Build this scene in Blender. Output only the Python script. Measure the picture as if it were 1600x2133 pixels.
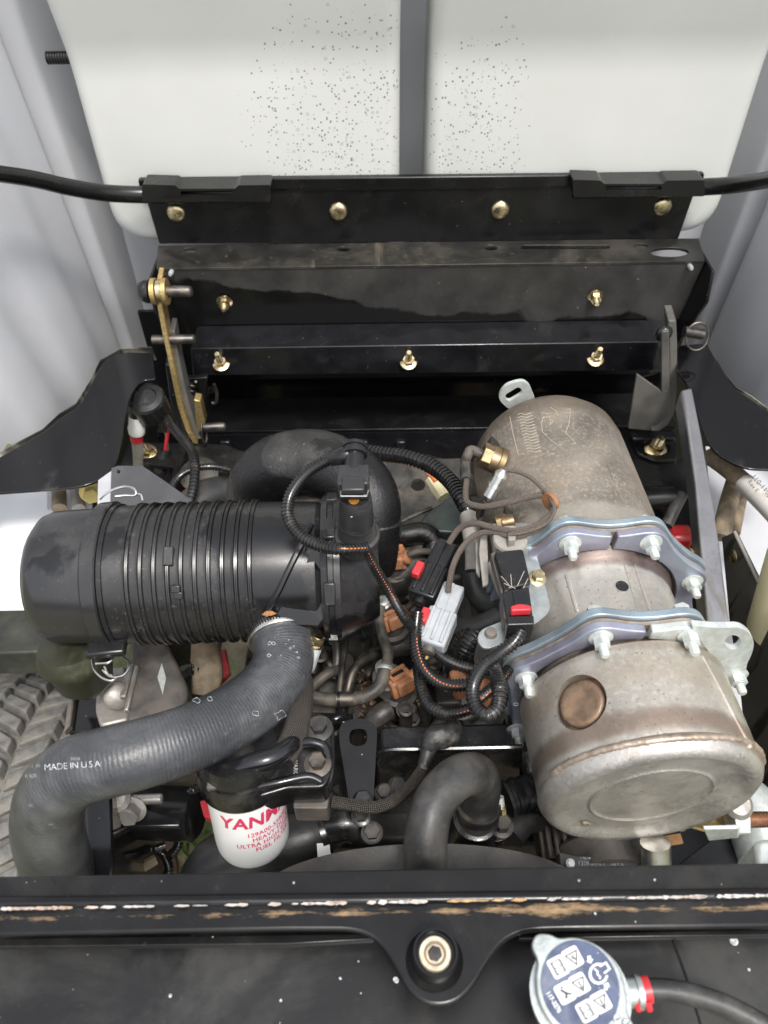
import bpy, bmesh, math, random
from mathutils import Vector, Matrix
from mathutils.geometry import tessellate_polygon
R = math.radians
random.seed(7)
for o in list(bpy.data.objects):
    bpy.data.objects.remove(o)
S = bpy.context.scene
COL = S.collection

# ------------------------------------------------------------------ camera, sky, sun, exposure
CAM = Vector((0, 0, 0.65)); PITCH = 47.0; ROLL = -0.8; FPX = 1600.0
cd = bpy.data.cameras.new('camera'); cam = bpy.data.objects.new('camera', cd); COL.objects.link(cam)
cd.sensor_fit = 'VERTICAL'; cd.sensor_height = 24.0; cd.lens = FPX / 2133 * 24.0
cd.dof.use_dof = True; cd.dof.focus_distance = .84; cd.dof.aperture_fstop = 5.0
cd.clip_start = 0.01; cd.clip_end = 400
RM = (Matrix.Rotation(R(90 - PITCH), 3, 'X') @ Matrix.Rotation(R(ROLL), 3, 'Z'))
cam.matrix_world = Matrix.Translation(CAM) @ RM.to_4x4()
S.camera = cam

SUN_EL, SUN_AZ = 64.0, 160.0          # azimuth clockwise from +Y: behind the camera, to its right
w = bpy.data.worlds.new('World'); S.world = w; w.use_nodes = True
nt = w.node_tree; bg = nt.nodes['Background']
sky = nt.nodes.new('ShaderNodeTexSky'); sky.sky_type = 'NISHITA'; sky.sun_disc = False
sky.sun_elevation = R(SUN_EL); sky.sun_rotation = R(SUN_AZ); sky.dust_density = 4.0; sky.ozone_density = 1.0
hs = nt.nodes.new('ShaderNodeHueSaturation'); hs.inputs['Saturation'].default_value = 0.28
nt.links.new(sky.outputs[0], hs.inputs['Color']); nt.links.new(hs.outputs[0], bg.inputs[0])
bg.inputs[1].default_value = 0.15
sl = bpy.data.lights.new('sun', 'SUN'); sl.energy = 1.5; sl.angle = R(10); sl.color = (1, .96, .9)
so = bpy.data.objects.new('sun', sl); COL.objects.link(so)
az, el = R(SUN_AZ), R(SUN_EL)
sd = Vector((math.sin(az) * math.cos(el), math.cos(az) * math.cos(el), math.sin(el)))
so.rotation_euler = sd.to_track_quat('Z', 'Y').to_euler(); so.location = sd * 5
S.view_settings.view_transform = 'Standard'; S.view_settings.look = 'None'
S.view_settings.exposure = 0.72; S.view_settings.gamma = 1.0
S.cycles.max_bounces = 8

# ------------------------------------------------------------------ picture measurements -> places
def ray(px, py):
    return RM @ Vector(((px - 800) / FPX, -(py - 1066.5) / FPX, -1.0))
def W(px, py, z=None, y=None, x=None, d=None):
    """the point seen at (px, py) of the photograph that lies at height z / distance y / offset x / depth d"""
    r = ray(px, py)
    if z is not None: t = (z - CAM.z) / r.z
    elif y is not None: t = (y - CAM.y) / r.y
    elif x is not None: t = (x - CAM.x) / r.x
    else: t = d
    return CAM + r * t
FWD = RM @ Vector((0, 0, -1))
def depth(p): return (Vector(p) - CAM).dot(FWD)
def sz(px, p): return px * depth(p) / FPX      # size in metres of px picture pixels at p
def path(l): return [W(a, b, z=c) for a, b, c in l]

# ------------------------------------------------------------------ mesh helpers
class MB:
    def __init__(s): s.v = []; s.f = []; s.uv = []
    def add(s, v, f, uv=None):
        o = len(s.v); s.v += [Vector(a) for a in v]; s.f += [tuple(i + o for i in q) for q in f]
        s.uv += (uv if uv else [None] * len(f)); return s
    def tube(s, pts, r, sides=14, step=None, rib=None, cap=True, smooth=True):
        pts = [Vector(p) for p in pts]
        rs = list(r) if isinstance(r, (list, tuple)) else [r] * len(pts)
        P = []; RR = []
        n = len(pts)
        if smooth and n > 2:
            for i in range(n - 1):
                p0 = pts[max(i - 1, 0)]; p1 = pts[i]; p2 = pts[i + 1]; p3 = pts[min(i + 2, n - 1)]
                for k in range(16):
                    t = k / 16
                    P.append(.5 * ((2 * p1) + (p2 - p0) * t + (2 * p0 - 5 * p1 + 4 * p2 - p3) * t * t + (3 * p1 - p0 - 3 * p2 + p3) * t ** 3))
                    RR.append(rs[i] * (1 - t) + rs[i + 1] * t)
            P.append(pts[-1]); RR.append(rs[-1])
        else: P, RR = pts, rs
        L = [0.0]
        for i in range(1, len(P)): L.append(L[-1] + (P[i] - P[i - 1]).length)
        tot = L[-1]
        rm = sum(rs) / len(rs)
        stn = []
        if rib:
            pitch, dep = rib; u = 0.0
            while u < tot - pitch * .6:
                for fr, k in ((0, 1), (.42, 1), (.52, 1 - dep), (.9, 1 - dep)): stn.append((u + fr * pitch, k))
                u += pitch
            stn.append((tot, 1))
        elif smooth and n > 2:
            st = step or max(rm * .4, .0015); m = max(2, int(tot / st))
            stn = [(tot * i / m, 1) for i in range(m + 1)]
        else: stn = [(l, 1) for l in L]
        j = 0; C = []; q = []
        for u, k in stn:
            while j < len(L) - 2 and L[j + 1] < u: j += 1
            d = L[j + 1] - L[j]; t = (u - L[j]) / d if d > 1e-9 else 0
            C.append(P[j].lerp(P[j + 1], min(max(t, 0), 1))); q.append((RR[j] + (RR[j + 1] - RR[j]) * t) * k)
        T = []
        for i in range(len(C)):
            a = C[max(i - 1, 0)]; b = C[min(i + 1, len(C) - 1)]; T.append((b - a).normalized())
        nrm = T[0].orthogonal().normalized()
        V = []; F = []; U = []
        for i in range(len(C)):
            nrm = (nrm - T[i] * nrm.dot(T[i])).normalized(); bi = T[i].cross(nrm)
            for a in range(sides):
                an = 2 * math.pi * a / sides
                V.append(C[i] + (nrm * math.cos(an) + bi * math.sin(an)) * q[i])
        cir = 2 * math.pi * rm
        for i in range(len(C) - 1):
            for a in range(sides):
                b = (a + 1) % sides
                F.append((i * sides + a, i * sides + b, (i + 1) * sides + b, (i + 1) * sides + a))
                u0, u1 = stn[i][0], stn[i + 1][0]; v0, v1 = a / sides * cir, (a + 1) / sides * cir
                U.append([(u0, v0), (u0, v1), (u1, v1), (u1, v0)])
        if cap:
            F.append(tuple(range(sides - 1, -1, -1))); U.append(None)
            o = (len(C) - 1) * sides; F.append(tuple(o + a for a in range(sides))); U.append(None)
        return s.add(V, F, U)
    def lathe(s, prof, o, ax, sides=32, xr=None, sx=1.0):
        """prof: (distance along axis, radius)"""
        o = Vector(o); ax = Vector(ax).normalized()
        e = Vector(xr) if xr is not None else ax.orthogonal()
        e = (e - ax * e.dot(ax)).normalized(); g = ax.cross(e)
        V = []; F = []; n = len(prof)
        for (a, r) in prof:
            for k in range(sides):
                an = 2 * math.pi * k / sides
                V.append(o + ax * a + e * (max(r, 1e-5) * math.cos(an) * sx) + g * (max(r, 1e-5) * math.sin(an)))
        for i in range(n - 1):
            for k in range(sides):
                b = (k + 1) % sides
                F.append((i * sides + k, i * sides + b, (i + 1) * sides + b, (i + 1) * sides + k))
        F.append(tuple(range(sides - 1, -1, -1))); F.append(tuple((n - 1) * sides + k for k in range(sides)))
        return s.add(V, F)
    def prism(s, outer, ext, holes=()):
        """closed outline of 3-D points pushed along the vector ext"""
        ext = Vector(ext); loops = [[Vector(p) for p in outer]] + [[Vector(p) for p in h] for h in holes]
        V = []; F = []
        for lp in loops:
            o = len(V); n = len(lp); V += lp; V += [p + ext for p in lp]
            for i in range(n):
                j = (i + 1) % n; F.append((o + i, o + j, o + n + j, o + n + i))
        if not holes:
            n = len(loops[0]); F.append(tuple(range(n - 1, -1, -1))); F.append(tuple(range(n, 2 * n)))
        else:
            idx = []; o = 0
            for lp in loops:
                idx += [(o + i, o + len(lp) + i) for i in range(len(lp))]; o += 2 * len(lp)
            for t in tessellate_polygon(loops):
                F.append(tuple(idx[i][0] for i in t)); F.append(tuple(idx[i][1] for i in reversed(t)))
        return s.add(V, F)
    def box(s, c, size, rot=None, taper=1.0):
        m = rot if rot is not None else Matrix.Identity(3); c = Vector(c); h = Vector(size) / 2
        V = []
        for z in (-1, 1):
            k = taper if z > 0 else 1
            for x, y in ((-1, -1), (1, -1), (1, 1), (-1, 1)):
                V.append(c + m @ Vector((x * h.x * k, y * h.y * k, z * h.z)))
        return s.add(V, [(3, 2, 1, 0), (4, 5, 6, 7), (0, 1, 5, 4), (1, 2, 6, 5), (2, 3, 7, 6), (3, 0, 4, 7)])
    def hexa(s, o, ax, r, h, rot=0.0):
        ax = Vector(ax).normalized(); e = ax.orthogonal().normalized(); g = ax.cross(e); o = Vector(o)
        P = [o + (e * math.cos(rot + k * math.pi / 3) + g * math.sin(rot + k * math.pi / 3)) * r for k in range(6)]
        return s.prism(P, ax * h)

def fixn(me):
    bm = bmesh.new(); bm.from_mesh(me); bmesh.ops.recalc_face_normals(bm, faces=bm.faces); bm.to_mesh(me); bm.free()

def wloc(o):
    l = Vector((0, 0, 0))
    while o is not None: l += o.location; o = o.parent
    return l

def obj(name, mb, mat, parent=None, bevel=0, seg=2, ang=38, sub=0):
    me = bpy.data.meshes.new(name)
    if parent is not None: off = wloc(parent)
    else:
        xs = [v.x for v in mb.v]; ys = [v.y for v in mb.v]; zs = [v.z for v in mb.v]
        off = Vector(((min(xs) + max(xs)) / 2, (min(ys) + max(ys)) / 2, min(zs)))
    me.from_pydata([tuple(v - off) for v in mb.v], [], mb.f)
    if any(u is not None for u in mb.uv):
        ul = me.uv_layers.new(name='UVMap'); buf = []
        for p, u in zip(me.polygons, mb.uv):
            for i in range(p.loop_total): buf += list(u[i]) if u is not None else [0, 0]
        ul.data.foreach_set('uv', buf)
    fixn(me)
    me.polygons.foreach_set('use_smooth', [True] * len(me.polygons)); me.set_sharp_from_angle(angle=R(ang))
    me.materials.append(mat)
    o = bpy.data.objects.new(name, me); COL.objects.link(o)
    if parent is not None: o.parent = parent
    else: o.location = off
    if bevel:
        m = o.modifiers.new('bevel', 'BEVEL'); m.width = bevel; m.segments = seg; m.limit_method = 'ANGLE'; m.angle_limit = R(40); m.harden_normals = False
    if sub:
        m = o.modifiers.new('sub', 'SUBSURF'); m.levels = sub; m.render_levels = sub
    return o

def tag(o, label, cat, group=None):
    o['label'] = label; o['category'] = cat
    if group: o['group'] = group
    return o
def thing(name, label, cat, base, group=None):
    o = bpy.data.objects.new(name, None); COL.objects.link(o); o.location = Vector(base); o.empty_display_size = .02
    return tag(o, label, cat, group)

def cut(o, mbs):
    """cut the solids mbs (world coordinates) out of mesh object o"""
    off = wloc(o)
    for mb in mbs:
        me = bpy.data.meshes.new('cut'); me.from_pydata([tuple(v - off) for v in mb.v], [], mb.f); fixn(me)
        c = bpy.data.objects.new('cut', me); COL.objects.link(c); c.matrix_world = Matrix.Translation(off)
        mods = [(m.type, m.width, m.segments) for m in o.modifiers if m.type == 'BEVEL']
        o.modifiers.clear()
        m = o.modifiers.new('b', 'BOOLEAN'); m.operation = 'DIFFERENCE'; m.object = c; m.solver = 'EXACT'
        bpy.context.view_layer.update()
        dg = bpy.context.evaluated_depsgraph_get()
        new = bpy.data.meshes.new_from_object(o.evaluated_get(dg))
        old = o.data; o.modifiers.clear(); o.data = new
        bpy.data.meshes.remove(old); bpy.data.objects.remove(c); bpy.data.meshes.remove(me)
        for t, wd, sg in mods:
            b = o.modifiers.new('bevel', 'BEVEL'); b.width = wd; b.segments = sg; b.limit_method = 'ANGLE'; b.angle_limit = R(40)
    o.data.set_sharp_from_angle(angle=R(38))

def rp(pts, n=6):
    """polyline of (x, y[, r]) with rounded corners"""
    out = []; N = len(pts)
    for i, p in enumerate(pts):
        r = p[2] if len(p) > 2 else 0
        c = Vector(p[:2])
        if r <= 0: out.append(tuple(c)); continue
        a = Vector(pts[i - 1][:2]); b = Vector(pts[(i + 1) % N][:2])
        da = (a - c); db = (b - c); ra = min(r, da.length * .49); rb = min(r, db.length * .49)
        A = c + da.normalized() * ra; B = c + db.normalized() * rb
        for k in range(n + 1):
            t = k / n; out.append(tuple(A * (1 - t) ** 2 + c * 2 * t * (1 - t) + B * t * t))
    return out
def ell(cx, cy, rx, ry=None, n=20, rot=0):
    ry = ry or rx; o = []
    for k in range(n):
        a = 2 * math.pi * k / n; x, y = rx * math.cos(a), ry * math.sin(a)
        o.append((cx + x * math.cos(rot) - y * math.sin(rot), cy + x * math.sin(rot) + y * math.cos(rot)))
    return o
def slot(cx, cy, hl, r, rot=0, n=8):
    o = []
    for k in range(n + 1):
        a = -math.pi / 2 + math.pi * k / n; o.append((hl + r * math.cos(a), r * math.sin(a)))
    for k in range(n + 1):
        a = math.pi / 2 + math.pi * k / n; o.append((-hl + r * math.cos(a), r * math.sin(a)))
    return [(cx + x * math.cos(rot) - y * math.sin(rot), cy + x * math.sin(rot) + y * math.cos(rot)) for x, y in o]
def plate(pix, th, holes=(), **pl):
    """sheet whose seen face lies in the plane z= or y= or x= through the given picture outline"""
    k = list(pl)[0]
    ext = {'z': Vector((0, 0, -th)), 'y': Vector((0, th, 0)), 'x': Vector((th, 0, 0))}[k]
    return MB().prism([W(a, b, **pl) for a, b in pix], ext, [[W(a, b, **pl) for a, b in h] for h in holes])
def basis(ax, up=(0, 0, 1)):
    """rotation whose Z is ax and whose Y lies near up"""
    z = Vector(ax).normalized(); u = Vector(up); x = u.cross(z).normalized(); y = z.cross(x)
    return Matrix((x, y, z)).transposed()

def bolt_mb(p, ax, r, stud=0.0, head=None, flange=1.45, rot=.3, mb=None):
    """flange nut / bolt: r = half width over the corners"""
    m = mb or MB(); ax = Vector(ax).normalized(); p = Vector(p); h = head or r * .95
    m.lathe([(0, r * flange), (r * .14, r * flange), (r * .3, r * 1.05), (r * .32, r * .5)], p, ax, 20)
    m.hexa(p + ax * r * .26, ax, r, h, rot)
    m.lathe([(h * .9, r * .84), (r * .26 + h + r * .07, r * .72), (r * .26 + h + r * .08, r * .2)], p, ax, 16)
    if stud:
        q = r * .56; pr = []; u = r * .26 + h * .8
        while u < r * .26 + h + stud - r * .1:
            pr += [(u, q), (u + r * .09, q * .86)]; u += r * .18
        pr += [(u, q * .85), (u + r * .1, q * .7), (u + r * .101, 0)]
        m.lathe(pr, p, ax, 14)
    return m
def bolt(parent, p, ax, r, mat, stud=0.0, name='bolt', rot=.3, flange=1.45, head=None):
    return obj(name, bolt_mb(p, ax, r, stud, head, flange, rot), mat, parent, ang=30)

def text_mesh(body, size, spacing=1.0, offset=0.0, shear=0.0, align='LEFT'):
    cu = bpy.data.curves.new('t', 'FONT'); cu.body = body; cu.size = size; cu.space_character = spacing; cu.offset = offset
    cu.shear = shear; cu.align_x = align; cu.resolution_u = 3
    o = bpy.data.objects.new('t', cu); COL.objects.link(o); bpy.context.view_layer.update()
    me = bpy.data.meshes.new_from_object(o.evaluated_get(bpy.context.evaluated_depsgraph_get()))
    bpy.data.objects.remove(o); bpy.data.curves.remove(cu)
    return me
def text(name, body, size, fn, mat, parent, strip=0, **kw):
    """lettering: flat glyphs carried to place by fn(x, y) -> Vector"""
    me = text_mesh(body, size, **kw)
    if strip:
        bm = bmesh.new(); bm.from_mesh(me)
        xs = [v.co.x for v in bm.verts]; x = min(xs)
        while x < max(xs):
            x += strip
            bmesh.ops.bisect_plane(bm, geom=bm.verts[:] + bm.edges[:] + bm.faces[:], plane_co=(x, 0, 0), plane_no=(1, 0, 0))
        bm.to_mesh(me); bm.free()
    m = MB().add([fn(v.co.x, v.co.y) for v in me.vertices], [tuple(p.vertices) for p in me.polygons])
    bpy.data.meshes.remove(me)
    return obj(name, m, mat, parent)

# ------------------------------------------------------------------ materials
def M(name, col, rough=.5, metal=0.0, var=0.0, vs=40, bump=0.0, bs=300, bd=.001, dust=None, dust2=None, specks=None, specks2=None, wet=None, rvar=0.0,
      coat=0.0, braid=None, spec=.5, grain=None, sss=0.0, streak=None, zone=None, bands=()):
    m = bpy.data.materials.new(name); m.use_nodes = True; t = m.node_tree; N = t.nodes; L = t.links
    b = N['Principled BSDF']; tc = N.new('ShaderNodeTexCoord'); co = tc.outputs['Object']
    b.inputs['Metallic'].default_value = metal; b.inputs['Roughness'].default_value = rough
    b.inputs['Specular IOR Level'].default_value = spec
    if coat: b.inputs['Coat Weight'].default_value = coat; b.inputs['Coat Roughness'].default_value = .12
    if sss: b.inputs['Subsurface Weight'].default_value = sss; b.inputs['Subsurface Radius'].default_value = (.02, .02, .018); b.inputs['Subsurface Scale'].default_value = .5
    def noise(scale, det=4, dist=0.0, vec=None, ro=.55):
        n = N.new('ShaderNodeTexNoise'); n.inputs['Scale'].default_value = scale; n.inputs['Detail'].default_value = det
        n.inputs['Distortion'].default_value = dist; n.inputs['Roughness'].default_value = ro
        L.new(vec or co, n.inputs['Vector']); return n.outputs['Fac']
    def rampf(src, lo, hi):
        n = N.new('ShaderNodeMapRange'); n.interpolation_type = 'SMOOTHSTEP'
        n.inputs[1].default_value = lo; n.inputs[2].default_value = hi; L.new(src, n.inputs[0]); return n.outputs[0]
    def mixc(f, a, c):
        n = N.new('ShaderNodeMix'); n.data_type = 'RGBA'
        if isinstance(f, (int, float)): n.inputs[0].default_value = f
        else: L.new(f, n.inputs[0])
        for s, v in ((n.inputs[6], a), (n.inputs[7], c)):
            if hasattr(v, 'links'): L.new(v, s)
            else: s.default_value = (*v, 1)
        return n.outputs[2]
    def math_(op, a, c):
        n = N.new('ShaderNodeMath'); n.operation = op
        for s, v in ((n.inputs[0], a), (n.inputs[1], c)):
            if hasattr(v, 'links'): L.new(v, s)
            else: s.default_value = v
        return n.outputs[0]
    c = col; rg = None
    if var:
        f = rampf(noise(vs, 6), .3, .7)
        c = mixc(f, tuple(max(0, k * (1 - var)) for k in col), tuple(min(1, k * (1 + var)) for k in col))
    if grain:      # (colour, amount, scale)
        f = rampf(noise(grain[2], 3, ro=.75), .58, .72)
        c = mixc(math_('MULTIPLY', f, grain[1]), c, grain[0])
    for D in (dust, dust2):     # (colour, amount 0..1, scale, strength, upward bias)
        if not D: continue
        f = rampf(noise(D[2], 7, .4, ro=.68), 1 - D[1] - .13, 1 - D[1] + .13)
        if len(D) > 4 and D[4]:
            g = N.new('ShaderNodeNewGeometry'); sx = N.new('ShaderNodeSeparateXYZ'); L.new(g.outputs['Normal'], sx.inputs[0])
            f = math_('MULTIPLY', f, rampf(sx.outputs[2], -.2, .9))
        f = math_('MULTIPLY', f, D[3])
        c = mixc(f, c, D[0])
        rg = mixc(f, rg if rg is not None else (rough,) * 3, (.9,) * 3)
    if wet:        # (darken, roughness, scale, threshold)
        f = rampf(noise(wet[2], 6, .2), wet[3] - .02, wet[3] + .02)
        c = mixc(math_('MULTIPLY', f, wet[0]), c, (.004, .004, .005))
        rg = mixc(f, rg if rg is not None else (rough,) * 3, (wet[1],) * 3)
    if streak:     # (colour, scale, threshold, strength): runs along local z
        mp = N.new('ShaderNodeMapping'); mp.inputs['Scale'].default_value = streak[4] if len(streak) > 4 else (1, 1, .08); L.new(co, mp.inputs[0])
        f = rampf(noise(streak[1], 4, .1, mp.outputs[0]), streak[2] - .04, streak[2] + .04)
        c = mixc(math_('MULTIPLY', f, streak[3]), c, streak[0])
    for k, SP in enumerate((specks, specks2)):     # (colour, scale, radius, share, strength)
        if not SP: continue
        v = N.new('ShaderNodeTexVoronoi'); v.inputs['Scale'].default_value = SP[1]; L.new(co, v.inputs['Vector'])
        sp = N.new('ShaderNodeSeparateColor'); L.new(v.outputs['Color'], sp.inputs[0])
        rad = math_('MULTIPLY', rampf(sp.outputs[0], 1 - SP[3], 1.0), SP[2])
        f = math_('LESS_THAN', v.outputs['Distance'], rad)
        f = math_('MULTIPLY', f, math_('GREATER_THAN', sp.outputs[0], 1 - SP[3]))
        if zone: f = math_('MULTIPLY', f, zone(N, L, co, noise, rampf, math_, sp))
        f = math_('MULTIPLY', f, SP[4]); c = mixc(f, c, SP[0])
    for (by, bw, bc, bst) in bands:      # heat tint beside the seams of a canister lying along y
        s_ = N.new('ShaderNodeSeparateXYZ'); L.new(co, s_.inputs[0])
        q = math_('DIVIDE', math_('SUBTRACT', s_.outputs[1], by), bw)
        q = math_('SUBTRACT', 1.35, math_('ADD', math_('MULTIPLY', q, q), math_('MULTIPLY', noise(26, 5), .9)))
        f = math_('MULTIPLY', rampf(q, 0, .9), bst); c = mixc(f, c, bc)
    if braid:      # (strand size m, light colour, share)
        uv = N.new('ShaderNodeSeparateXYZ'); L.new(tc.outputs['UV'], uv.inputs[0])
        k = 2 * math.pi / braid[0]
        a = math_('SINE', math_('MULTIPLY', math_('ADD', uv.outputs[0], uv.outputs[1]), k), 0)
        d = math_('SINE', math_('MULTIPLY', math_('SUBTRACT', uv.outputs[0], uv.outputs[1]), k), 0)
        pr = math_('MULTIPLY', a, d)
        c = mixc(rampf(pr, braid[2], braid[2] + .25), c, braid[1])
        bp = N.new('ShaderNodeBump'); bp.inputs['Strength'].default_value = .8; bp.inputs['Distance'].default_value = braid[0] * .3
        L.new(pr, bp.inputs['Height']); L.new(bp.outputs[0], b.inputs['Normal'])
    if hasattr(c, 'links'): L.new(c, b.inputs['Base Color'])
    else: b.inputs['Base Color'].default_value = (*c, 1)
    if rvar:
        f = rampf(noise(vs * 2.3, 5), .3, .7)
        rg2 = mixc(f, (max(.05, rough - rvar),) * 3, (min(1, rough + rvar),) * 3)
        rg = mixc(.5, rg, rg2) if rg is not None else rg2
    if rg is not None: L.new(rg, b.inputs['Roughness'])
    if bump:
        bp = N.new('ShaderNodeBump'); bp.inputs['Strength'].default_value = bump; bp.inputs['Distance'].default_value = bd
        L.new(noise(bs, 5, ro=.65), bp.inputs['Height']); L.new(bp.outputs[0], b.inputs['Normal'])
    return m

TAN = (.13, .12, .105); GREYD = (.20, .185, .165)
hood_grey = M('hood_grey', (.53, .54, .57), .40, var=.03, vs=6, bump=.06, bs=60, dust=((.45, .45, .44), .42, 5, .25), dust2=((.40, .39, .36), .27, 60, .3))
def mildew(N, L, co, noise, rampf, math_, sp):
    s = N.new('ShaderNodeSeparateXYZ'); L.new(co, s.inputs[0])
    def spot(cx_, cz_, rx, rz):
        dx = math_('DIVIDE', math_('SUBTRACT', s.outputs[0], cx_), rx); dz = math_('DIVIDE', math_('SUBTRACT', s.outputs[2], cz_), rz)
        return math_('ADD', math_('MULTIPLY', dx, dx), math_('MULTIPLY', dz, dz))
    rr = math_('MINIMUM', spot(-.06, .21, .15, .16), spot(.15, .19, .085, .14))
    rr = math_('ADD', rr, math_('MULTIPLY', noise(9, 3), 1.1))
    return math_('GREATER_THAN', math_('SUBTRACT', 1.75, rr), math_('MULTIPLY', sp.outputs[1], 1.5))
pad_white = M('pad_white', (.655, .665, .63), .45, var=.03, vs=5, bump=.05, bs=26, specks=((.10, .105, .12), 205, .34, .95, .78), specks2=((.20, .21, .22), 120, .36, .6, .28), zone=mildew,
              dust=((.58, .56, .48), .33, 4, .3), dust2=((.55, .53, .46), .27, 50, .3))
blk = M('black_paint', (.008, .008, .009), .22, var=.3, vs=30, bump=.1, bs=900, bd=.0004, dust=(TAN, .34, 14, .12), dust2=((.3, .27, .22), .23, 140, .4), specks=((.42, .40, .36), 150, .10, .08, .9), rvar=.1, spec=.4)
blk_dusty = M('black_paint_dusty', (.0085, .0085, .0086), .26, var=.3, vs=26, bump=.12, bs=700, bd=.0004, dust=(TAN, .38, 8, .14), dust2=((.24, .20, .155), .27, 90, .3, 1), specks=((.45, .40, .33), 170, .10, .12, .9), spec=.4)
blk_wet = M('black_paint_wet', (.028, .0275, .027), .42, var=.25, vs=22, bump=.08, bs=600, bd=.0004, dust=(TAN, .38, 9, .2), wet=(.94, .05, 5.5, .37), specks=((.5, .48, .45), 200, .09, .16, .9), spec=.5)
blk_gloss = M('black_gloss', (.009, .009, .011), .16, var=.3, vs=30, dust=(TAN, .33, 16, .15), specks=((.5, .49, .46), 190, .1, .16, .9), coat=.4)
blk_cast = M('black_cast', (.010, .010, .011), .24, var=.4, vs=60, bump=.35, bs=600, bd=.0006, dust=(TAN, .40, 25, .3), dust2=((.3, .27, .23), .26, 140, .4), coat=.3)
eng_dark = M('engine_dark', (.021, .020, .019), .40, var=.5, vs=50, bump=.4, bs=240, bd=.001, dust=((.15, .115, .085), .42, 22, .4, 0), dust2=((.30, .18, .10), .28, 60, .4, 1))
eng_mid = M('engine_mid', (.042, .040, .038), .42, var=.5, vs=45, bump=.3, bs=300, dust=((.18, .145, .11), .44, 24, .4))
plastic = M('black_plastic', (.020, .0195, .0202), .29, var=.2, vs=18, bump=.25, bs=1200, bd=.0004, dust=((.10, .096, .09), .42, 11, .2), dust2=((.27, .25, .22), .30, 190, .55), wet=(.8, .08, 8, .50), rvar=.07, spec=.6)
plastic_fine = M('black_plastic_fine', (.024, .024, .0255), .22, var=.15, vs=14, bump=.08, bs=1400, bd=.0002, dust=((.13, .125, .115), .38, 9, .2), dust2=((.3, .28, .25), .25, 170, .4), wet=(.8, .04, 7, .56), specks=((.3, .29, .27), 260, .1, .1, .7), spec=.65)
rubber = M('black_rubber', (.028, .029, .031), .52, var=.25, vs=22, bump=.5, bs=420, bd=.0012, dust=((.20, .195, .185), .5, 10, .38), dust2=((.40, .40, .40), .30, 75, .5), rvar=.1)
rubber_dusty = M('dusty_rubber', (.024, .0235, .023), .40, var=.25, vs=26, bump=.6, bs=380, bd=.0014, dust=((.13, .12, .108), .40, 14, .3), dust2=((.36, .34, .31), .30, 200, .65), wet=(.85, .10, 9, .42), rvar=.1)
rubber_smooth = M('smooth_rubber', (.026, .026, .027), .42, var=.2, vs=25, bump=.25, bs=400, dust=((.16, .15, .135), .46, 14, .4), dust2=((.36, .34, .31), .27, 120, .5), rvar=.1)
line_dusty = M('dusty_line', (.030, .028, .026), .5, var=.25, vs=40, bump=.2, bs=700, dust=((.19, .165, .135), .48, 40, .5))
conduit_m = M('conduit', (.012, .012, .0125), .22, var=.2, vs=60, dust=((.24, .22, .19), .36, 45, .3, 1), coat=.3)
braid_m = M('braid', (.016, .015, .014), .5, braid=(.0036, (.17, .145, .12), .25), dust=((.16, .135, .105), .40, 60, .3))
braid_fine = M('braid_fine', (.035, .03, .027), .5, braid=(.0026, (.40, .33, .27), .1))
conn_black = M('connector_black', (.014, .014, .015), .25, var=.2, vs=70, dust=((.20, .19, .18), .30, 70, .3), specks=((.4, .39, .36), 300, .12, .1, .7))
conn_grey = M('connector_grey', (.40, .425, .45), .42, var=.1, vs=60, dust=((.25, .22, .19), .4, 50, .35), bump=.1, bs=500)
red = M('red_plastic', (.62, .035, .045), .36, var=.15, vs=60)
red_dull = M('red_paint', (.36, .012, .018), .38, var=.3, vs=30, dust=((.2, .12, .08), .42, 20, .5))
orange = M('orange_connector', (.38, .16, .07), .55, var=.28, vs=70, bump=.2, bs=400, dust=((.2, .11, .07), .47, 60, .65))
orange_loom = M('orange_wire', (.75, .20, .05), .5)
gold = M('gold_zinc', (.66, .55, .34), .28, 1.0, var=.3, vs=120, rvar=.14, dust=((.42, .25, .13), .34, 70, .5))
gold_dull = M('gold_zinc_dull', (.58, .43, .19), .38, .8, var=.25, vs=200, bump=.15, bs=800, dust=((.30, .23, .14), .32, 30, .5))
zinc = M('zinc', (.56, .60, .60), .36, .9, var=.16, vs=90, bump=.2, bs=600, rvar=.1, dust=((.42, .44, .40), .45, 40, .5))
zinc_white = M('zinc_white', (.62, .66, .64), .5, .55, var=.12, vs=120, bump=.2, bs=500, dust=((.40, .36, .30), .36, 50, .4))
steel = M('bright_steel', (.66, .65, .62), .28, 1.0, var=.15, vs=80, dust=((.35, .30, .24), .38, 60, .45))
steel_dark = M('dark_steel', (.10, .095, .09), .38, .85, var=.35, vs=60, bump=.2, bs=400, dust=((.24, .19, .14), .45, 30, .5))
can_m = M('heat_steel', (.56, .53, .475), .33, .72, var=.22, vs=13, bump=.22, bs=420, bd=.0007, dust=((.40, .345, .275), .43, 9, .42), dust2=((.66, .62, .55), .42, 210, .5), grain=((.14, .115, .095), .6, 240), rvar=.12, specks=((.17, .12, .085), 230, .22, .4, .65),
              bands=((-.200, .014, (.20, .13, .09), .7), (-.128, .010, (.28, .20, .14), .5), (-.020, .012, (.15, .095, .085), .85), (-.100, .007, (.22, .15, .1), .5), (-.155, .02, (.46, .37, .26), .3)))
can_rear = M('heat_steel_dusty', (.235, .21, .18), .46, .5, var=.35, vs=16, bump=.25, bs=520, bd=.0006, dust=((.34, .27, .20), .42, 11, .6), dust2=((.52, .44, .35), .40, 260, .75), rvar=.1, bands=((.03, .02, (.40, .37, .32), .6), (.21, .03, (.10, .075, .05), .6)))
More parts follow.
